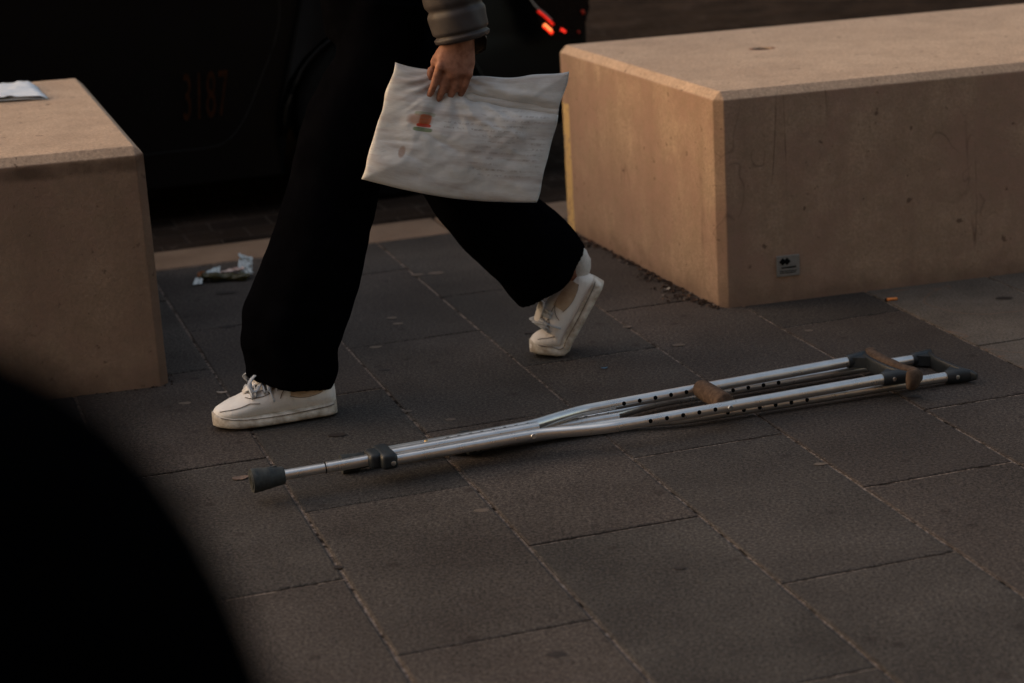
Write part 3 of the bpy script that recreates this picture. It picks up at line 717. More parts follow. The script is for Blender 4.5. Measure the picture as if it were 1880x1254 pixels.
def cloth_tube(bm, P, rad, seg=64, n=12, fold=.05, seed=0, folds=5, ref=None, quilt=None, cap=True, tw=0, growf=1.0):
    """garment tube with lengthwise folds; quilt = number of padded bands"""
    P2 = catmull(P, n); r2 = lerps(rad, n); N = len(P2)
    def fn(i, a):
        t = i/(N-1); s = 1+fold*(.35+.65*t*growf)*(math.sin(folds*a+seed+tw*t*3+2*noise.noise(Vector((t*3, seed, 0)))) * .5 + .9*noise.noise(Vector((math.cos(a)*1.6, math.sin(a)*1.6, t*5+seed))))
        if quilt: s *= 1.03-.115*math.exp(-(math.sin(math.pi*quilt*t)/.30)**2)+.012*math.sin(a*9+t*40)
        return s
    add_tube(bm, P2, r2, seg, cap, ref=ref, fn=fn)

def sneaker(prefix_parent, heel, toe_dir, bend=0.0, pitch=0.0, piv=None):
    """one white sneaker; local x heel->toe, y across, z up; bend lifts everything behind the ball"""
    L = .288; ball = .205
    def half_w(x, o=0):
        t = x/L; return (.034+.015*math.sin(min(1, t*1.0)*math.pi*.75)**1.2 if t < .72 else .047*math.sqrt(max(0, 1-((t-.72)/.2790)**2.4)))*(1 if t > .10 else math.sqrt(max(.02, 1-((.10-t)/.1008)**2.2)))+o
    xs = [0, .002, .006, .012, .02, .03, .055, .085, .115, .145, .17, .19, .21, .228, .243, .256, .266, .275, .281, .285, .2875]
    def warp(p):
        x, y, z = p
        if bend and x < ball+.03:
            q = min(1, max(0, (ball+.03-x)/.06)); a = bend*q; px, pz = ball, 0.0; dx, dz = x-px, z-pz
            return Vector((px+dx*math.cos(a)+dz*math.sin(a)*1.0, y, pz-dx*math.sin(a)+dz*math.cos(a)))
        return Vector((x, y, z))
    d = Vector((toe_dir[0], toe_dir[1], 0)).normalized(); sd = Vector((-d.y, d.x, 0))
    hv = Vector(heel)
    def place(p):
        q = warp(p); x, y, z = q
        c, s_ = math.cos(pitch), math.sin(pitch)
        xx = x*c+z*s_ if pitch else x; zz = (-(x-L)*s_ + z*c) if pitch else z
        return hv+d*xx+sd*y+Vector((0, 0, zz))
    def loft(fn, nseg=26, sup=2.4, mi=0):
        bm = bmesh.new(); rings = []
        for x in xs:
            w_, z0, z1 = fn(x); ring = []
            for k in range(nseg):
                a = 2*math.pi*k/nseg; ca, sa = math.cos(a), math.sin(a); ca = math.copysign(abs(ca)**(2/sup), ca); sa = math.copysign(abs(sa)**(2/sup), sa)
                ring.append((x, ca*w_, (z0+z1)/2+sa*(z1-z0)/2))
            rings.append(ring)
        V = [[bm.verts.new(place(p)) for p in r] for r in rings]
        for i in range(len(V)-1):
            for k in range(nseg): bm.faces.new((V[i][k], V[i][(k+1) % nseg], V[i+1][(k+1) % nseg], V[i+1][k]))
        bm.faces.new(V[0][::-1]); bm.faces.new(V[-1]); bmesh.ops.recalc_face_normals(bm, faces=bm.faces); return bm
    spring = lambda x: .010*max(0, (x-.21)/.078)**2
    bm = loft(lambda x: (max(.003, half_w(x, .0035 if x < .284 else 0)), spring(x)+.000, spring(x)*.8+.035-(.004*math.sin(x/L*math.pi))), 28, 3.0)
    sh = obj('shoe', bm, SOLE, prefix_parent); sharp(sh, 50)
    def top(x):
        pts = [(0, .082), (.02, .092), (.05, .094), (.09, .098), (.12, .103), (.15, .099), (.18, .091), (.21, .077), (.24, .064), (.262, .054), (.278, .043), (.2875, .028)]
        for (a, b), (c, e) in zip(pts, pts[1:]):
            if a <= x <= c: t = (x-a)/(c-a); return b+(e-b)*t
        return .03
    bm = loft(lambda x: (max(.003, half_w(x, -.001)*(.98)), .018, top(x)+spring(x)), 30, 1.95)
    for v in bm.verts:
        k = noise.noise(v.co*38)*.0016+noise.noise(v.co*90)*.0006; v.co += Vector((k, k, k))*1.5
    up = obj('upper', bm, LEATHER, sh)
    # raised rim where the upper meets the sole, toe-cap seam, side panel
    def surf(x, ang, o=.0008):
        w_ = max(.003, half_w(x, -.001)*.98); z0, z1 = .018, top(x)+spring(x); ca, sa = math.cos(ang), math.sin(ang)
        ca2 = math.copysign(abs(ca)**(2/1.95), ca); sa2 = math.copysign(abs(sa)**(2/1.95), sa)
        return (x, ca2*(w_+o), (z0+z1)/2+sa2*((z1-z0)/2+o))
    def seam(pts, r=.0011, m=SEAM, name='seam'):
        bm = bmesh.new(); add_tube(bm, [place(surf(x, a)) for x, a in pts], r, 8); return obj(name, bm, m, up)
    for sg in (1, -1):
        A_ = (lambda a: a) if sg == 1 else (lambda a: math.pi-a)
        bm = bmesh.new(); add_tube(bm, [place((x, sg*(half_w(x, .0026)), .0295+spring(x)*.8-(.004*math.sin(x/L*math.pi)))) for x in [.01+.0105*k for k in range(26)]], .0011, 8); obj('sole_seam', bm, SEAM, sh)
        seam([(.272-.0045*k, A_(R(34-10*math.sin(k/21*math.pi*.9)-(0 if k < 15 else (k-15)*4)))) for k in range(21)], .0009)
        seam([(.105+.0075*k, A_(R(46+2.2*k-14*math.sin(k/14*math.pi)))) for k in range(15)], .0009)
        for k in range(6): seam([(.138+.0125*k, A_(R(60+1.5*k))), (.1395+.0125*k, A_(R(60.5+1.5*k)))], .0021, SEAM, 'eyelet')
        seam([(p.x, A_(p.y)) for p in catmull([(.212, R(58), 0), (.198, R(40), 0), (.178, R(31), 0), (.160, R(32), 0), (.146, R(42), 0), (.138, R(60), 0)], 5)], .0009)
        seam([(p.x, A_(p.y)) for p in catmull([(.135, R(8), 0), (.128, R(25), 0), (.112, R(42), 0), (.095, R(52), 0)], 5)], .0009)
        # curved side panel
        bm = bmesh.new(); G = {}
        for i in range(9):
            for j in range(5):
                x = .035+.075*i/8; lo = 2+20*(i/8-.55)**2*2.2; hi = 50+6*math.sin(i/8*3); a = R(lo+(hi-lo)*j/4); G[i, j] = bm.verts.new(place(surf(x, A_(a), .0016)))
        for i in range(8):
            for j in range(4): bm.faces.new((G[i, j], G[i+1, j], G[i+1, j+1], G[i, j+1]))
        bmesh.ops.recalc_face_normals(bm, faces=bm.faces); obj('side_panel', bm, TAN, up)
        seam([(.034+.0098*i, A_(R(2+20*((i)/8-.55)**2*2.2))) for i in range(9)], .0009)
        # eyelet facing
        bm = bmesh.new(); G = {}
        for i in range(12):
            for j in range(4):
                x = .118+.0075*i; a = R(70-(2.2+.7*math.sin(i))*(3-j)*2.2); G[i, j] = bm.verts.new(place(surf(x, A_(a), .0022)))
        for i in range(11):
            for j in range(3): bm.faces.new((G[i, j], G[i+1, j], G[i+1, j+1], G[i, j+1]))
        bmesh.ops.recalc_face_normals(bm, faces=bm.faces); obj('facing', bm, LEATHER, up)
    # tongue
    bm = bmesh.new(); P = [place((x, 0, z)) for x, z in (((.212, .078), (.19, .092), (.165, .101), (.142, .106), (.128, .110), (.118, .113)) if bend else ((.212, .078), (.19, .094), (.165, .105), (.142, .119), (.128, .131), (.118, .138)))]
    add_tube(bm, P, [(.012, .004), (.017, .005), (.021, .0055), (.024, .006), (.024, .0055), (.018, .004)], 18, ref=sd.cross(Vector((0, 0, 1)))+Vector((0, 0, 1)))
    obj('tongue', bm, LEATHER, up)
    # laces: crossing bars and a loose bow
    bm = bmesh.new()
    for k in range(6):
        x = .128+.0145*k; pts = []
        for j in range(9):
            a = R(36+108*j/8); p = surf(x+(.006 if k % 2 else -.006)*(j/8-.5), a, .0065); pts.append(place(p))
        add_tube(bm, pts, (.0024, .0056), 8)
    z = top(.14)+(.004 if bend else .012)
    for sg in (1, -1):
        lp = [place(q) for q in ((.168, 0, z-.006), (.180, sg*.016, z+.008), (.200, sg*.036, z-.004), (.192, sg*.043, z-.024), (.172, sg*.022, z-.010))]
        add_tube(bm, catmull(lp, 5), (.0052, .0018), 8)
        lp = [place(q) for q in ((.168, 0, z-.006), (.158, sg*.026, z-.006), (.156, sg*.042, z-.026), (.150, sg*.050, z-.052))]
        add_tube(bm, catmull(lp, 5), (.0050, .0018), 8)
    obj('laces', bm, LACE, up)
    return sh

# ---- the walker
wk = thing('person', 'person in wide black trousers and white sneakers walking left with a pale bag', 'person', (-.22, 4.60, 0))
fw = Vector((-.956, -.292, 0)); lf = Vector((.292, -.956, 0))
hipL, hipR = Vector((-.235, 4.520, .90)), Vector((-.275, 4.685, .90)); knL, anL = Vector((-.395, 4.475, .50)), Vector((-.485, 4.440, .11))
knR, anR = Vector((-.085, 4.735, .445)), Vector((.160, 4.820, .235))
chest = Vector((-.27, 4.61, 1.28)); neck = Vector((-.285, 4.605, 1.47)); headc = Vector((-.315, 4.595, 1.61))
shL, shR = chest+lf*.175+Vector((0, 0, .11)), chest-lf*.175+Vector((0, 0, .11))
elL, wrL = Vector((-.115, 4.405, 1.12)), Vector((-.068, 4.382, .862))
elR, wrR = Vector((-.25, 4.835, 1.12)), Vector((-.345, 4.77, 1.02))
bm = bmesh.new()
limb(bm, [Vector((-.25, 4.60, .93)), Vector((-.25, 4.60, 1.10)), chest, chest+Vector((0, 0, .13))], [(.125, .10), (.120, .10), (.155, .11), (.13, .09)])
limb(bm, [chest+Vector((0, 0, .1)), neck, headc-Vector((0, 0, .05))], [.07, .052, .055])
for h_, k_, a_ in ((hipL, knL, anL), (hipR, knR, anR)): limb(bm, [h_, h_.lerp(k_, .5), k_, k_.lerp(a_, .35), a_], [.085, .075, .055, .052, .036])
limb(bm, [anL, Vector((-.56, 4.405, .055)), Vector((-.645, 4.378, .034))], [.034, .028, .016]); limb(bm, [anR, Vector((.150, 4.815, .12)), Vector((.110, 4.81, .045))], [.032, .026, .016])
for s_, e_, w_ in ((shL, elL, wrL), (shR, elR, wrR)): limb(bm, [s_, s_.lerp(e_, .5), e_, e_.lerp(w_, .4), w_], [.055, .046, .038, .036, .024])
head_geo(bm, headc, fw)
hand_geo(bm, wrL, Vector((-.093, 4.366, .782)), (.25, -.95, .1), fw, (.22, .30, .28), thumb_to=Vector((-.150, 4.395, .752)))
hand_geo(bm, wrR, wrR+Vector((-.07, -.02, -.03)), -lf, Vector((0, 0, 1)), (.5, .6, .5))
bd = obj('body', bm, SKIN, wk); remesh(bd, .0042, 2)
# hair
bm = bmesh.new(); rot = Matrix((fw, Vector((0, 0, 1)).cross(fw), Vector((0, 0, 1)))).transposed()
add_ball(bm, headc-fw*.022+Vector((0, 0, .034)), .103, 4, (.98, .86, 1.0), rot); add_ball(bm, headc-fw*.065-Vector((0, 0, .03)), .070, 3, (.7, 1.0, 1.2), rot)
for v in bm.verts: v.co += (v.co-headc).normalized()*.006*noise.noise(Vector((v.co.x*60, v.co.y*60, v.co.z*9)))
obj('hair', bm, HAIR, wk)
for sg in (-1, 1):
    bm = bmesh.new(); add_ball(bm, headc+fw*.072+lf*sg*.031+Vector((0, 0, .004)), .0115, 2)
    obj('eye', bm, mat_simple('eye', (.5, .5, .5), (.6, .6, .6), 10, .2), wk)
# trousers: one garment, two wide legs meeting at the seat
bm = bmesh.new()
cloth_tube(bm, [Vector((-.25, 4.60, 1.03)), Vector((-.255, 4.60, .95)), Vector((-.255, 4.60, .86)), Vector((-.255, 4.60, .80))], [(.155, .12), (.17, .135), (.165, .13), (.11, .08)], 64, 8, .02, 1)
cloth_tube(bm, [hipL+Vector((0, 0, .03)), hipL+Vector((-.025, -.012, -.12)), Vector((-.335, 4.485, .66)), Vector((-.393, 4.462, .485)), Vector((-.449, 4.450, .33)), Vector((-.496, 4.440, .215)), Vector((-.508, 4.438, .140)), Vector((-.521, 4.438, .088))],
           [(.100, .108), (.103, .106), (.102, .103), (.104, .100), (.114, .104), (.119, .112), (.108, .108), (.099, .102)], 96, 12, .085, 2.1, 5, ref=lf, tw=1)
dk = (Vector((.185, 4.825, .135))-knR).normalized()
cloth_tube(bm, [hipR+Vector((0, 0, .03)), Vector((-.215, 4.69, .74)), Vector((-.135, 4.715, .58)), Vector((-.072, 4.735, .442)), Vector((-.005, 4.76, .345)), Vector((.060, 4.785, .262)), Vector((.102, 4.80, .207))],
           [(.100, .106), (.105, .108), (.108, .112), (.110, .116), (.110, .118), (.112, .118), (.108, .117)], 96, 12, .075, 4.4, 5, ref=lf, tw=-1)
tr = obj('trousers', bm, BLACKCLOTH, wk); remesh(tr, .007, 2)
for v in tr.data.vertices:
    g = noise.noise(Vector((v.co.x*9, v.co.y*9, v.co.z*22)))*.0045; v.co += v.normal*g
for a_, d_, l_ in ((anL, knL-anL, Vector((-.50, 4.422, .045))), (anR, knR-anR, Vector((.150, 4.82, .165)))):
    bm = bmesh.new(); d_ = d_.normalized(); add_tube(bm, catmull([l_, a_-d_*.015, a_+d_*.04, a_+d_*.13], 5), lerps([.030, .036, .040, .044], 5), 28)
    obj('sock', bm, mat_simple('white_sock', (.50, .48, .46), (.6, .58, .56), 160, .9), wk)
# jacket with padded bands, sleeves separate
bm = bmesh.new()
cloth_tube(bm, [Vector((-.255, 4.60, .925)), Vector((-.255, 4.60, 1.02)), Vector((-.265, 4.605, 1.20)), Vector((-.275, 4.608, 1.36)), Vector((-.285, 4.606, 1.45)), Vector((-.288, 4.605, 1.49))],
           [(.130, .140), (.165, .155), (.20, .165), (.20, .14), (.11, .10), (.072, .072)], 80, 24, .025, .5, 4, ref=lf, quilt=9)
obj('jacket', bm, JACKET, wk)
bm = bmesh.new()
cloth_tube(bm, [shL+Vector((0, 0, .02)), shL.lerp(elL, .5), elL, elL.lerp(wrL, .5), wrL+Vector((-.002, .003, .004)), wrL+Vector((.001, .0015, -.014))], [.072, .072, .068, .066, .060, .046], 72, 26, .05, 1.3, 3, ref=fw, quilt=10)
obj('sleeve', bm, JACKET, wk)
bm = bmesh.new()
cloth_tube(bm, [shR+Vector((0, 0, .02)), shR.lerp(elR, .5), elR, elR.lerp(wrR, .5), wrR], [.072, .070, .064, .060, .050], 48, 10, .03, 2.3, 3, ref=fw, quilt=9)
obj('sleeve', bm, JACKET, wk)
sneaker(wk, (-.415, 4.437, .001), (-.964, -.266))
# rear foot: only the toes touch, the heel is lifted
sneaker(wk, (.325, 4.850, .002), (-.975, -.20), bend=R(56))

# ---- bag held in the left hand
bag = thing('bag', 'pale printed plastic bag with a small orange and green emblem held in the walker\'s hand', 'bag', (-.07, 4.37, .48))
TL, TR_, BR_, BL_ = Vector((-.219, 4.392, .809)), Vector((.160, 4.402, .765)), Vector((.073, 4.372, .482)), Vector((-.309, 4.335, .566))
bm = bmesh.new(); nu, nv = 100, 76; uvl = bm.loops.layers.uv.new('UVMap'); nn = (TR_-TL).cross(BL_-TL).normalized()
if nn.y > 0: nn = -nn
V = {}; random.seed(31); CREASES = []
for k in range(11):
    a_ = R(-160+k*15+random.uniform(-6, 6)); r0, r1 = random.uniform(.06, .12), random.uniform(.3, .7)
    CREASES.append((.33+math.cos(a_)*r0, .93+math.sin(a_)*r0, .33+math.cos(a_)*r1, .93+math.sin(a_)*r1, random.uniform(.015, .03), random.choice((1, 1, -1))*random.uniform(.0025, .005)))
for k in range(14):
    x_, y_, a_, l_ = random.random(), random.random()*.8, random.uniform(-.9, .5), random.uniform(.15, .45)
    CREASES.append((x_, y_, x_+math.cos(a_)*l_, y_+math.sin(a_)*l_, random.uniform(.010, .028), random.choice((1, -1))*random.uniform(.003, .0065)))
for side in (0, 1):
    for i in range(nu+1):
        for j in range(nv+1):
            u = i/nu; v = j/nv
            p = (TL*(1-u)+TR_*u)*v+(BL_*(1-u)+BR_*u)*(1-v)
            e = min(u, 1-u, v*.9, (1-v)*.9); pf = min(1, e/.22)**.55
            belly = .024*pf*(1-.45*v)
            top = Vector((0, 0, -.020*math.sin(math.pi*u)**1 + .010*noise.noise(Vector((u*4, 0, 1)))))*v**3
            bot = Vector((0, 0, -.016*math.sin(math.pi*u)))*(1-v)**2
            gather = math.exp(-((u-.33)/.16)**2)*math.exp(-((1-v)/.28)**2)
            wr = .010*noise.noise(Vector((u*3.2+7, v*3.2, side*4)))+.006*abs(noise.noise(Vector((u*3.5+v*4, v*5-u*2, side*9+2))))+.0016*noise.noise(Vector((u*18, v*15, side)))
            for (ax_, ay_, bx_, by_, cw, ca) in CREASES:
                dx_, dy_ = bx_-ax_, by_-ay_; tt = max(0, min(1, ((u-ax_)*dx_+(v-ay_)*dy_)/(dx_*dx_+dy_*dy_)))
                dd = math.hypot(u-ax_-dx_*tt, v-ay_-dy_*tt); wr += ca*math.exp(-(dd/cw)**1.3)*math.sin(math.pi*min(1, .15+tt*.85))
            fold = .022*math.exp(-((v-(.80-.20*(u-.45)))/.045)**2)*max(0, min(1, (u-.38)/.1))
            rad = .004*math.sin(18*math.atan2(1.02-v, u-.33))*math.exp(-(math.hypot(u-.33, 1-v)/.42)**2)
            off = belly*(1-.8*gather)+(wr+rad-fold)*pf
            edge = Vector((.006*noise.noise(Vector((v*6, side*0, 3))), 0, 0)) if u in (0, 1) else Vector((0, 0, 0))
            p = p+top+bot+edge+(nn*off if side == 0 else -nn*off*.45)
            if side == 1 and (i in (0, nu) or j in (0, nv)): V[1, i, j] = V[0, i, j]
            else: V[side, i, j] = bm.verts.new(p)
for side in (0, 1):
    for i in range(nu):
        for j in range(nv):
            q = [(i, j), (i+1, j), (i+1, j+1), (i, j+1)]
            if side: q = q[::-1]
            f = bm.faces.new([V[side, a, b] for a, b in q])
            for lp, (a, b) in zip(f.loops, q): lp[uvl].uv = (a/nu if side == 0 else .98, b/nv)
bmesh.ops.recalc_face_normals(bm, faces=bm.faces)
obj('pouch', bm, BAG, bag)

# ---- bystander in the close foreground, black coat
by = thing('person', 'out of focus person in black coat in the close foreground at the lower left', 'person', (-.33, .60, 0))
bf = Vector((-.55, .83, 0)).normalized(); bl = Vector((-bf.y, bf.x, 0)); sc = .9
bc = Vector((-.344, .504, .016))
J = lambda x, y, z: bc+bf*x+bl*y+Vector((0, 0, z))
bm = bmesh.new()
limb(bm, [J(0, 0, .82), J(0, 0, 1.0), J(0, 0, 1.12), J(0, 0, 1.20)], [(.15, .10), (.125, .09), (.14, .10), (.11, .075)])
limb(bm, [J(0, 0, 1.18), J(.005, 0, 1.28), J(.015, 0, 1.36)], [.06, .047, .05]); head_geo(bm, J(.02, 0, 1.42), bf, .93)
for s_ in (-1, 1):
    limb(bm, [J(0, s_*.085, .82), J(.01, s_*.09, .62), J(.01, s_*.095, .44), J(-.01, s_*.095, .25), J(-.01, s_*.095, .08)], [.08, .072, .052, .048, .034]); limb(bm, [J(-.01, s_*.095, .06), J(.15, s_*.105, .03)], [.034, .024])
    limb(bm, [J(0, s_*.15, 1.165), J(-.02, s_*.195, 1.05), J(-.03, s_*.205, .93), J(.05, s_*.20, .80), J(.12, s_*.19, .72)], [.05, .043, .036, .033, .022])
    hand_geo(bm, J(.12, s_*.19, .72), J(.165, s_*.185, .655), bl*s_, bf, (.3, .4, .4), s=.9)
b2 = obj('body', bm, SKIN, by); remesh(b2, .0065, 3)
bm = bmesh.new(); rot = Matrix((bf, bl, Vector((0, 0, 1)))).transposed(); hc = J(.02, 0, 1.42)
add_ball(bm, hc-bf*.02+Vector((0, 0, .03)), .097, 4, (1, .87, 1), rot); add_ball(bm, hc-bf*.06-Vector((0, 0, .03)), .066, 3, (.7, 1, 1.2), rot); obj('hair', bm, HAIR, by)
bm = bmesh.new()
cloth_tube(bm, [J(0, 0, .55), J(0, 0, .75), J(0, 0, .95), J(0, 0, 1.12), J(0, 0, 1.215), J(0, 0, 1.28)], [(.21, .17), (.195, .155), (.18, .15), (.19, .14), (.165, .105), (.062, .062)], 72, 10, .03, .4, 5, ref=bf)
for s_ in (-1, 1):
    cloth_tube(bm, [J(0, s_*.105, 1.215), J(-.005, s_*.175, 1.165), J(-.02, s_*.205, 1.04), J(-.03, s_*.212, .93), J(.05, s_*.205, .80), J(.11, s_*.192, .735)], [.080, .096, .094, .078, .062, .050], 48, 10, .03, 1+s_, 4, ref=bf)
c2 = obj('coat', bm, COAT, by); remesh(c2, .007, 3)
bm = bmesh.new()
for s_ in (-1, 1): cloth_tube(bm, [J(0, s_*.09, .75), J(.01, s_*.093, .5), J(0, s_*.095, .28), J(0, s_*.095, .07)], [.09, .085, .075, .07], 48, 10, .05, s_+2, 5, ref=bf)
obj('trousers', bm, BLACKCLOTH, by)
for s_ in (-1, 1):
    bm = bmesh.new(); P = catmull([J(-.06, s_*.097, .045), J(-.02, s_*.097, .05), J(.06, s_*.10, .04), J(.14, s_*.105, .030), J(.18, s_*.107, .022)], 5)
    add_tube(bm, P, lerps([(.026, .036), (.036, .05), (.04, .038), (.042, .028), (.025, .018)], 5), 20, ref=bl); bmesh.ops.translate(bm, vec=(0, 0, .004), verts=bm.verts)
    obj('shoe', bm, BLK, by)

# ------------------------------------------------------------------ litter
def one(name, bm, mats, label, cat, loc, group=None, smooth=True): 
    o = obj(name, bm, mats, None, smooth); at_origin(o, loc); return tag(o, label, cat, group)
# folded paper napkin on the left bench
pap = thing('folded_paper', 'folded white paper lying on top of the left bench', 'paper', (-1.33, 5.66, .597))
WP = mat_simple('white_paper', (.52, .57, .64), (.62, .66, .72), 20, .7, 0, .2, .0006)
quad = [Vector((-1.50, 5.515, 0)), Vector((-1.235, 5.525, 0)), Vector((-1.330, 5.800, 0)), Vector((-1.56, 5.75, 0))]
for lvl, (z0, nm) in enumerate(((.0035, 'sheet'), (.0125, 'sheet'))):
    bm = bmesh.new(); n = 24; V = {}
    for i in range(n+1):
        for j in range(n+1):
            u, v = i/n, j/n; q = quad
            p = (q[0]*(1-u)+q[1]*u)*(1-v)+(q[3]*(1-u)+q[2]*u)*v
            lift = (.010+.010*lvl)*max(0, .5-u)*2*(1-v)+.007*noise.noise(Vector((u*3, v*3, lvl*5)))+.006*noise.noise(Vector((u*9, v*8, lvl)))
            pull = z0 if u < .92 else z0*(1-(u-.92)/.08*.8)
            V[i, j] = bm.verts.new(p+Vector((0, -.004*lvl, .597+pull+max(0, lift)+.003*math.sin(u*math.pi))))
    for i in range(n):
        for j in range(n): bm.faces.new((V[i, j], V[i+1, j], V[i+1, j+1], V[i, j+1]))
    o = obj(nm, bm, WP, pap); md = o.modifiers.new('t', 'SOLIDIFY'); md.thickness = .0016; bpy.context.view_layer.update(); evaluated(o)
# sweet wrapper by the left bench
PW = mat_thin_plastic('pale_foil', (.50, .56, .58), 1); GW = mat_simple('olive_wrapper', (.035, .030, .006), (.06, .05, .012), 60, .4, 0, .4); OW = mat_simple('orange_wrapper', (.22, .07, .02), (.30, .11, .03), 60, .5)
PK = mat_simple('pinkish_inside', (.62, .45, .42), (.72, .58, .5), 40, .4)
wr = thing('sweet_wrapper', 'torn olive and silver sweet wrapper lying near the kerb by the left bench', 'wrapper', (-.83, 5.76, 0))
def crumple(pts, n, m, th=.0015, amp=.007, name='foil', seed=0, par=None):
    bm = bmesh.new(); V = {}; q = [Vector(p) for p in pts]
    for i in range(n+1):
        for j in range(n+1):
            u, v = i/n, j/n; p = (q[0]*(1-u)+q[1]*u)*(1-v)+(q[3]*(1-u)+q[2]*u)*v
            k = noise.noise(Vector((u*4+seed, v*4, seed)))*amp+noise.noise(Vector((u*11+seed, v*11, seed)))*amp*.4
            e = noise.noise(Vector((u*7, v*7, seed+9)))*amp
            V[i, j] = bm.verts.new(p+Vector((e*.6, k, abs(k)+.0004)))
    for i in range(n):
        for j in range(n): bm.faces.new((V[i, j], V[i+1, j], V[i+1, j+1], V[i, j+1]))
    o = obj(name, bm, m, par, smooth=False); md = o.modifiers.new('t', 'SOLIDIFY'); md.thickness = th; bpy.context.view_layer.update(); evaluated(o); return o
bm = bmesh.new(); P = [Vector((-.906+.146*k/26, 5.738+.004*math.sin(k*.5), .0125+.004*math.sin(k*.25))) for k in range(27)]
add_tube(bm, P, [(.011+.003*math.sin(k*.9), .014) if 1 < k < 25 else (.006, .010) for k in range(27)], 26, fn=lambda i, a: 1+.22*noise.noise(Vector((i*.35, math.cos(a)*2, math.sin(a)*2))), ref=(0, 1, 0))
obj('wrapper_body', bm, GW, wr, smooth=False)
crumple([(-.890, 5.745, .022), (-.845, 5.745, .024), (-.850, 5.800, .030), (-.888, 5.790, .020)], 12, PW, name='foil_flap', seed=4, par=wr)
crumple([(-.845, 5.743, .022), (-.775, 5.743, .030), (-.775, 5.772, .032), (-.850, 5.765, .020)], 12, PK, name='inner_side', seed=6, par=wr)
crumple([(-.792, 5.745, .016), (-.752, 5.748, .012), (-.753, 5.790, .050), (-.790, 5.800, .064)], 16, PW, amp=.012, name='foil_flap', seed=8, par=wr)
crumple([(-.922, 5.700, .002), (-.895, 5.705, .003), (-.896, 5.735, .014), (-.918, 5.735, .012)], 8, PW, name='foil_end', seed=11, par=wr)
crumple([(-.914, 5.737, .010), (-.888, 5.740, .013), (-.892, 5.760, .026), (-.912, 5.760, .024)], 8, OW, name='orange_end', seed=13, par=wr)
# clear plastic scrap behind the walker's rear foot
cp = thing('plastic_scrap', 'crumpled clear plastic scrap standing on the paving behind the lifted heel', 'plastic scrap', (.18, 5.33, 0))
crumple([(.160, 5.300, .001), (.186, 5.305, .001), (.205, 5.320, .062), (.170, 5.315, .055)], 14, mat_thin_plastic('clear_plastic', (.42, .50, .52), .8), amp=.007, seed=21, name='film', par=cp)
crumple([(.172, 5.310, .045), (.200, 5.318, .060), (.214, 5.345, .052), (.200, 5.350, .040)], 10, mat_thin_plastic('clear_plastic_2', (.42, .50, .52), .8), amp=.006, seed=25, name='film', par=cp)
# cigarette butt
bt = thing('cigarette_butt', 'orange cigarette butt lying on the pavement in front of the right bench', 'cigarette butt', (1.008, 5.104, .004), .14)
bm = bmesh.new(); add_tube(bm, [(-.0155, 0, .0005), (.013, 0, .0005)], .0040, 18); obj('filter', bm, mat_simple('orange_filter', (.55, .17, .045), (.66, .24, .07), 200, .8), bt, local=True)
bm = bmesh.new(); add_tube(bm, [(-.0195, .0005, .0004), (-.0155, 0, .0005)], [.0032, .0041], 16); obj('burnt_end', bm, DARK, bt, local=True)
# small flat bits
def bit(name, loc, size, m, label, cat, seed, lift=.004, rz=0, k=.5, group=None):
    bm = bmesh.new(); n = 10; V = {}; loc = Vector(loc)
    for i in range(n+1):
        for j in range(5):
            u, v = i/n*2-1, j/4*2-1; wv = math.sqrt(max(.02, 1-u*u*.95))*(1+.3*noise.noise(Vector((u*2, v, seed))))
            x, y = u*size/2, v*wv*size/2*k; z = .0026+lift*(u*u*.6+.5*abs(noise.noise(Vector((u*2, v*2, seed)))))
            V[i, j] = bm.verts.new(loc+Vector((x*math.cos(rz)-y*math.sin(rz), x*math.sin(rz)+y*math.cos(rz), z)))
    for i in range(n):
        for j in range(4): bm.faces.new((V[i, j], V[i+1, j], V[i+1, j+1], V[i, j+1]))
    o = obj(name, bm, m, None, False); md = o.modifiers.new('t', 'SOLIDIFY'); md.thickness = .0009; bpy.context.view_layer.update(); evaluated(o)
    at_origin(o, loc); return tag(o, label, cat, group)
bit('blue_scrap', (.220, 4.651, 0), .016, mat_simple('blue_scrap', (.02, .09, .17), (.04, .14, .24), 40, .5), 'tiny blue scrap on the paving above the crutch hand grip', 'scrap', 1, .003, .1)
bit('paper_scrap', (-.706, 4.6346, 0), .026, mat_simple('scrap_paper', (.22, .18, .15), (.30, .25, .22), 60, .8), 'small pale paper scrap on the joint just above the front sneaker', 'scrap', 2, .004, -.1)
LEAF = mat_simple('dry_leaf', (.10, .055, .035), (.17, .10, .06), 60, .8)
bit('dry_leaf', (-.592, 4.020, 0), .034, mat_simple('pinkish_leaf', (.11, .075, .06), (.16, .11, .09), 60, .8), 'pale brown leaf beside the rubber tip of the upper crutch', 'leaf', 3, .003, .2, .6)
DEB = mat_simple('dark_debris', (.012, .007, .006), (.035, .020, .014), 90, .95)
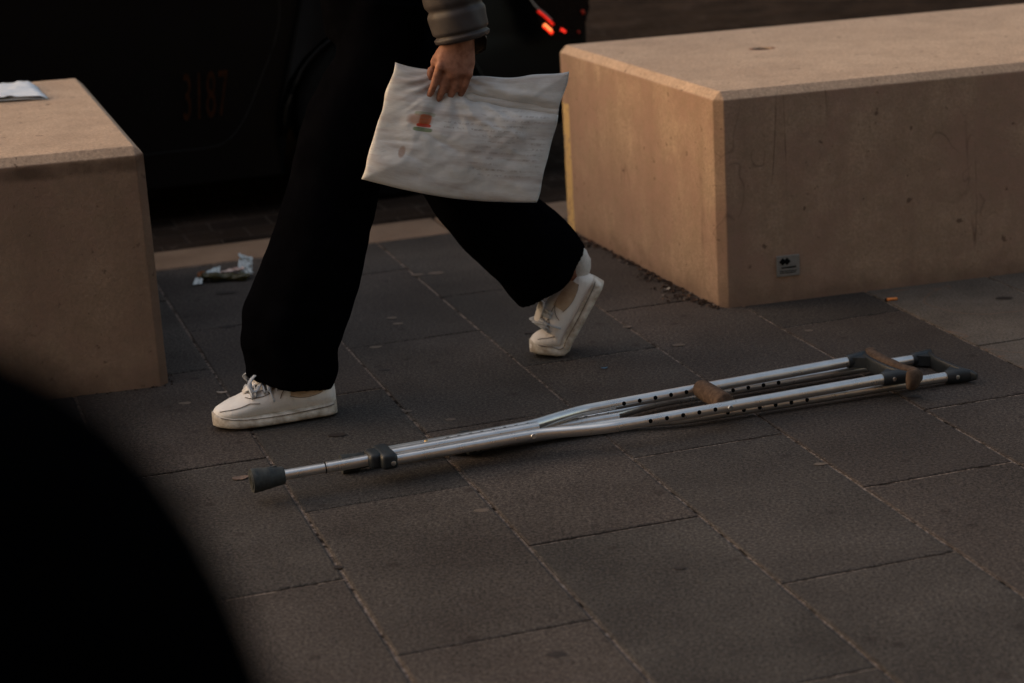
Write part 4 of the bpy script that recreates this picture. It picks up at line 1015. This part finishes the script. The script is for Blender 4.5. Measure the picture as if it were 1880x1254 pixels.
# gathered grit and leaf crumbs along the foot of the right bench
bm = bmesh.new(); random.seed(11); e0, e1 = BL, BF; ed = (e1-e0); on = Vector((-ed.y, ed.x, 0)).normalized()
if on.x > 0: on = -on
for k in range(1500):
    t = random.random(); cl_ = .5+noise.noise(Vector((t*7, 2, 0)))
    if t > .74 and t < .90: cl_ += .9
    if t < .06: continue
    if random.random() > cl_*.9+.15: continue
    spread = .010+.035*max(0, cl_-.45)
    c = e0+ed*t+on*(.004+abs(random.gauss(0, 1))*spread); s_ = random.uniform(.0012, .0036)*(1.8 if random.random() < .10 else 1)
    g = bmesh.ops.create_icosphere(bm, subdivisions=1, radius=s_)['verts']
    bmesh.ops.scale(bm, vec=(random.uniform(.6, 1.7), random.uniform(.6, 1.5), random.uniform(.2, .5)), verts=g)
    bmesh.ops.rotate(bm, matrix=Matrix.Rotation(random.random()*6, 3, 'Z') @ Matrix.Rotation(random.random(), 3, 'X'), cent=(0, 0, 0), verts=g)
    bmesh.ops.translate(bm, vec=c+Vector((0, 0, .002+s_*.35)), verts=g); mi = random.choice((0, 0, 0, 0, 1, 1, 2)) if random.random() < .6 else 0
    for f in {f for v in g for f in v.link_faces}: f.material_index = mi
o = obj('debris', bm, [DEB, LEAF, mat_simple('pale_grit', (.10, .08, .07), (.20, .17, .15), 60, .9)], None, False); o['kind'] = 'stuff'; o['label'] = 'dark leaf crumbs and grit gathered along the foot of the right bench'
bm = bmesh.new(); random.seed(5)
for k in range(120):
    t = random.random(); base = LF+dl*(.9*t) if random.random() < .55 else LF+(LBk-LF)*(t*.4); off = Vector((.21, -.97, 0)) if base.x < LF.x-.001 and abs((base-LF).normalized().dot(dl)) > .9 else Vector((.95, .3, 0))
    c = base+off*(.003+abs(random.gauss(0, .006))); s_ = random.uniform(.0015, .004); g = bmesh.ops.create_icosphere(bm, subdivisions=1, radius=s_)['verts']
    bmesh.ops.scale(bm, vec=(random.uniform(.6, 1.7), random.uniform(.6, 1.5), .6), verts=g); bmesh.ops.translate(bm, vec=c+Vector((0, 0, .002)), verts=g)
o = obj('grit', bm, DEB, None, False); o['kind'] = 'stuff'; o['label'] = 'fine dark grit along the foot of the left bench'
bit('dry_leaf', (.262, 5.955, 0), .030, mat_simple('red_leaf', (.15, .045, .02), (.20, .07, .03), 60, .8), 'reddish dry leaf against the side of the right bench near its far corner', 'leaf', 5, .008, .4, .6)
bit('dry_leaf', (.435, 5.345, 0), .018, mat_simple('white_bit', (.4, .37, .34), (.5, .47, .43), 60, .8), 'tiny whitish scrap in the dark crumbs at the foot of the right bench', 'scrap', 6, .005, .4, .6)

# ------------------------------------------------------------------ building added unseen behind the camera to bounce light onto the fronts
bd_ = thing('bounce_building', 'tan stone building front added unseen behind the camera to bounce light', 'bounce_building', W(0, -10, 0), YAW)
BOUNCE_STONE = mat_simple('bounce_stone', (.30, .22, .165), (.38, .29, .22), 3, .85, 0, .2, .004)
bm = bmesh.new(); add_box(bm, (0, -.4, 6.0), (26, .8, 12.4)); add_box(bm, (0, .06, 12.3), (26.2, .5, .35), bev=.03); add_box(bm, (0, .03, 3.9), (26.1, .3, .25), bev=.03); LP('bounce_wall', bm, BOUNCE_STONE, bd_, False)
wb = bmesh.new(); add_box(wb, (0, .02, 0), (1.5, .08, 2.2)); wme = obj('added_window', wb, TRIM, bd_, False, local=True); wme.location = (-10.5, 0, 1.6)
gb = bmesh.new(); add_box(gb, (0, .055, 0), (1.32, .02, 2.0)); gme = obj('added_pane', gb, GLASS, wme, False, local=True)
first = True
for fl in range(4):
    for k in range(10):
        if first: first = False; continue
        c = wme.copy(); C.objects.link(c); c.location = (-10.5+k*2.3, 0, 1.6+fl*2.9); g = gme.copy(); C.objects.link(g); g.parent = c
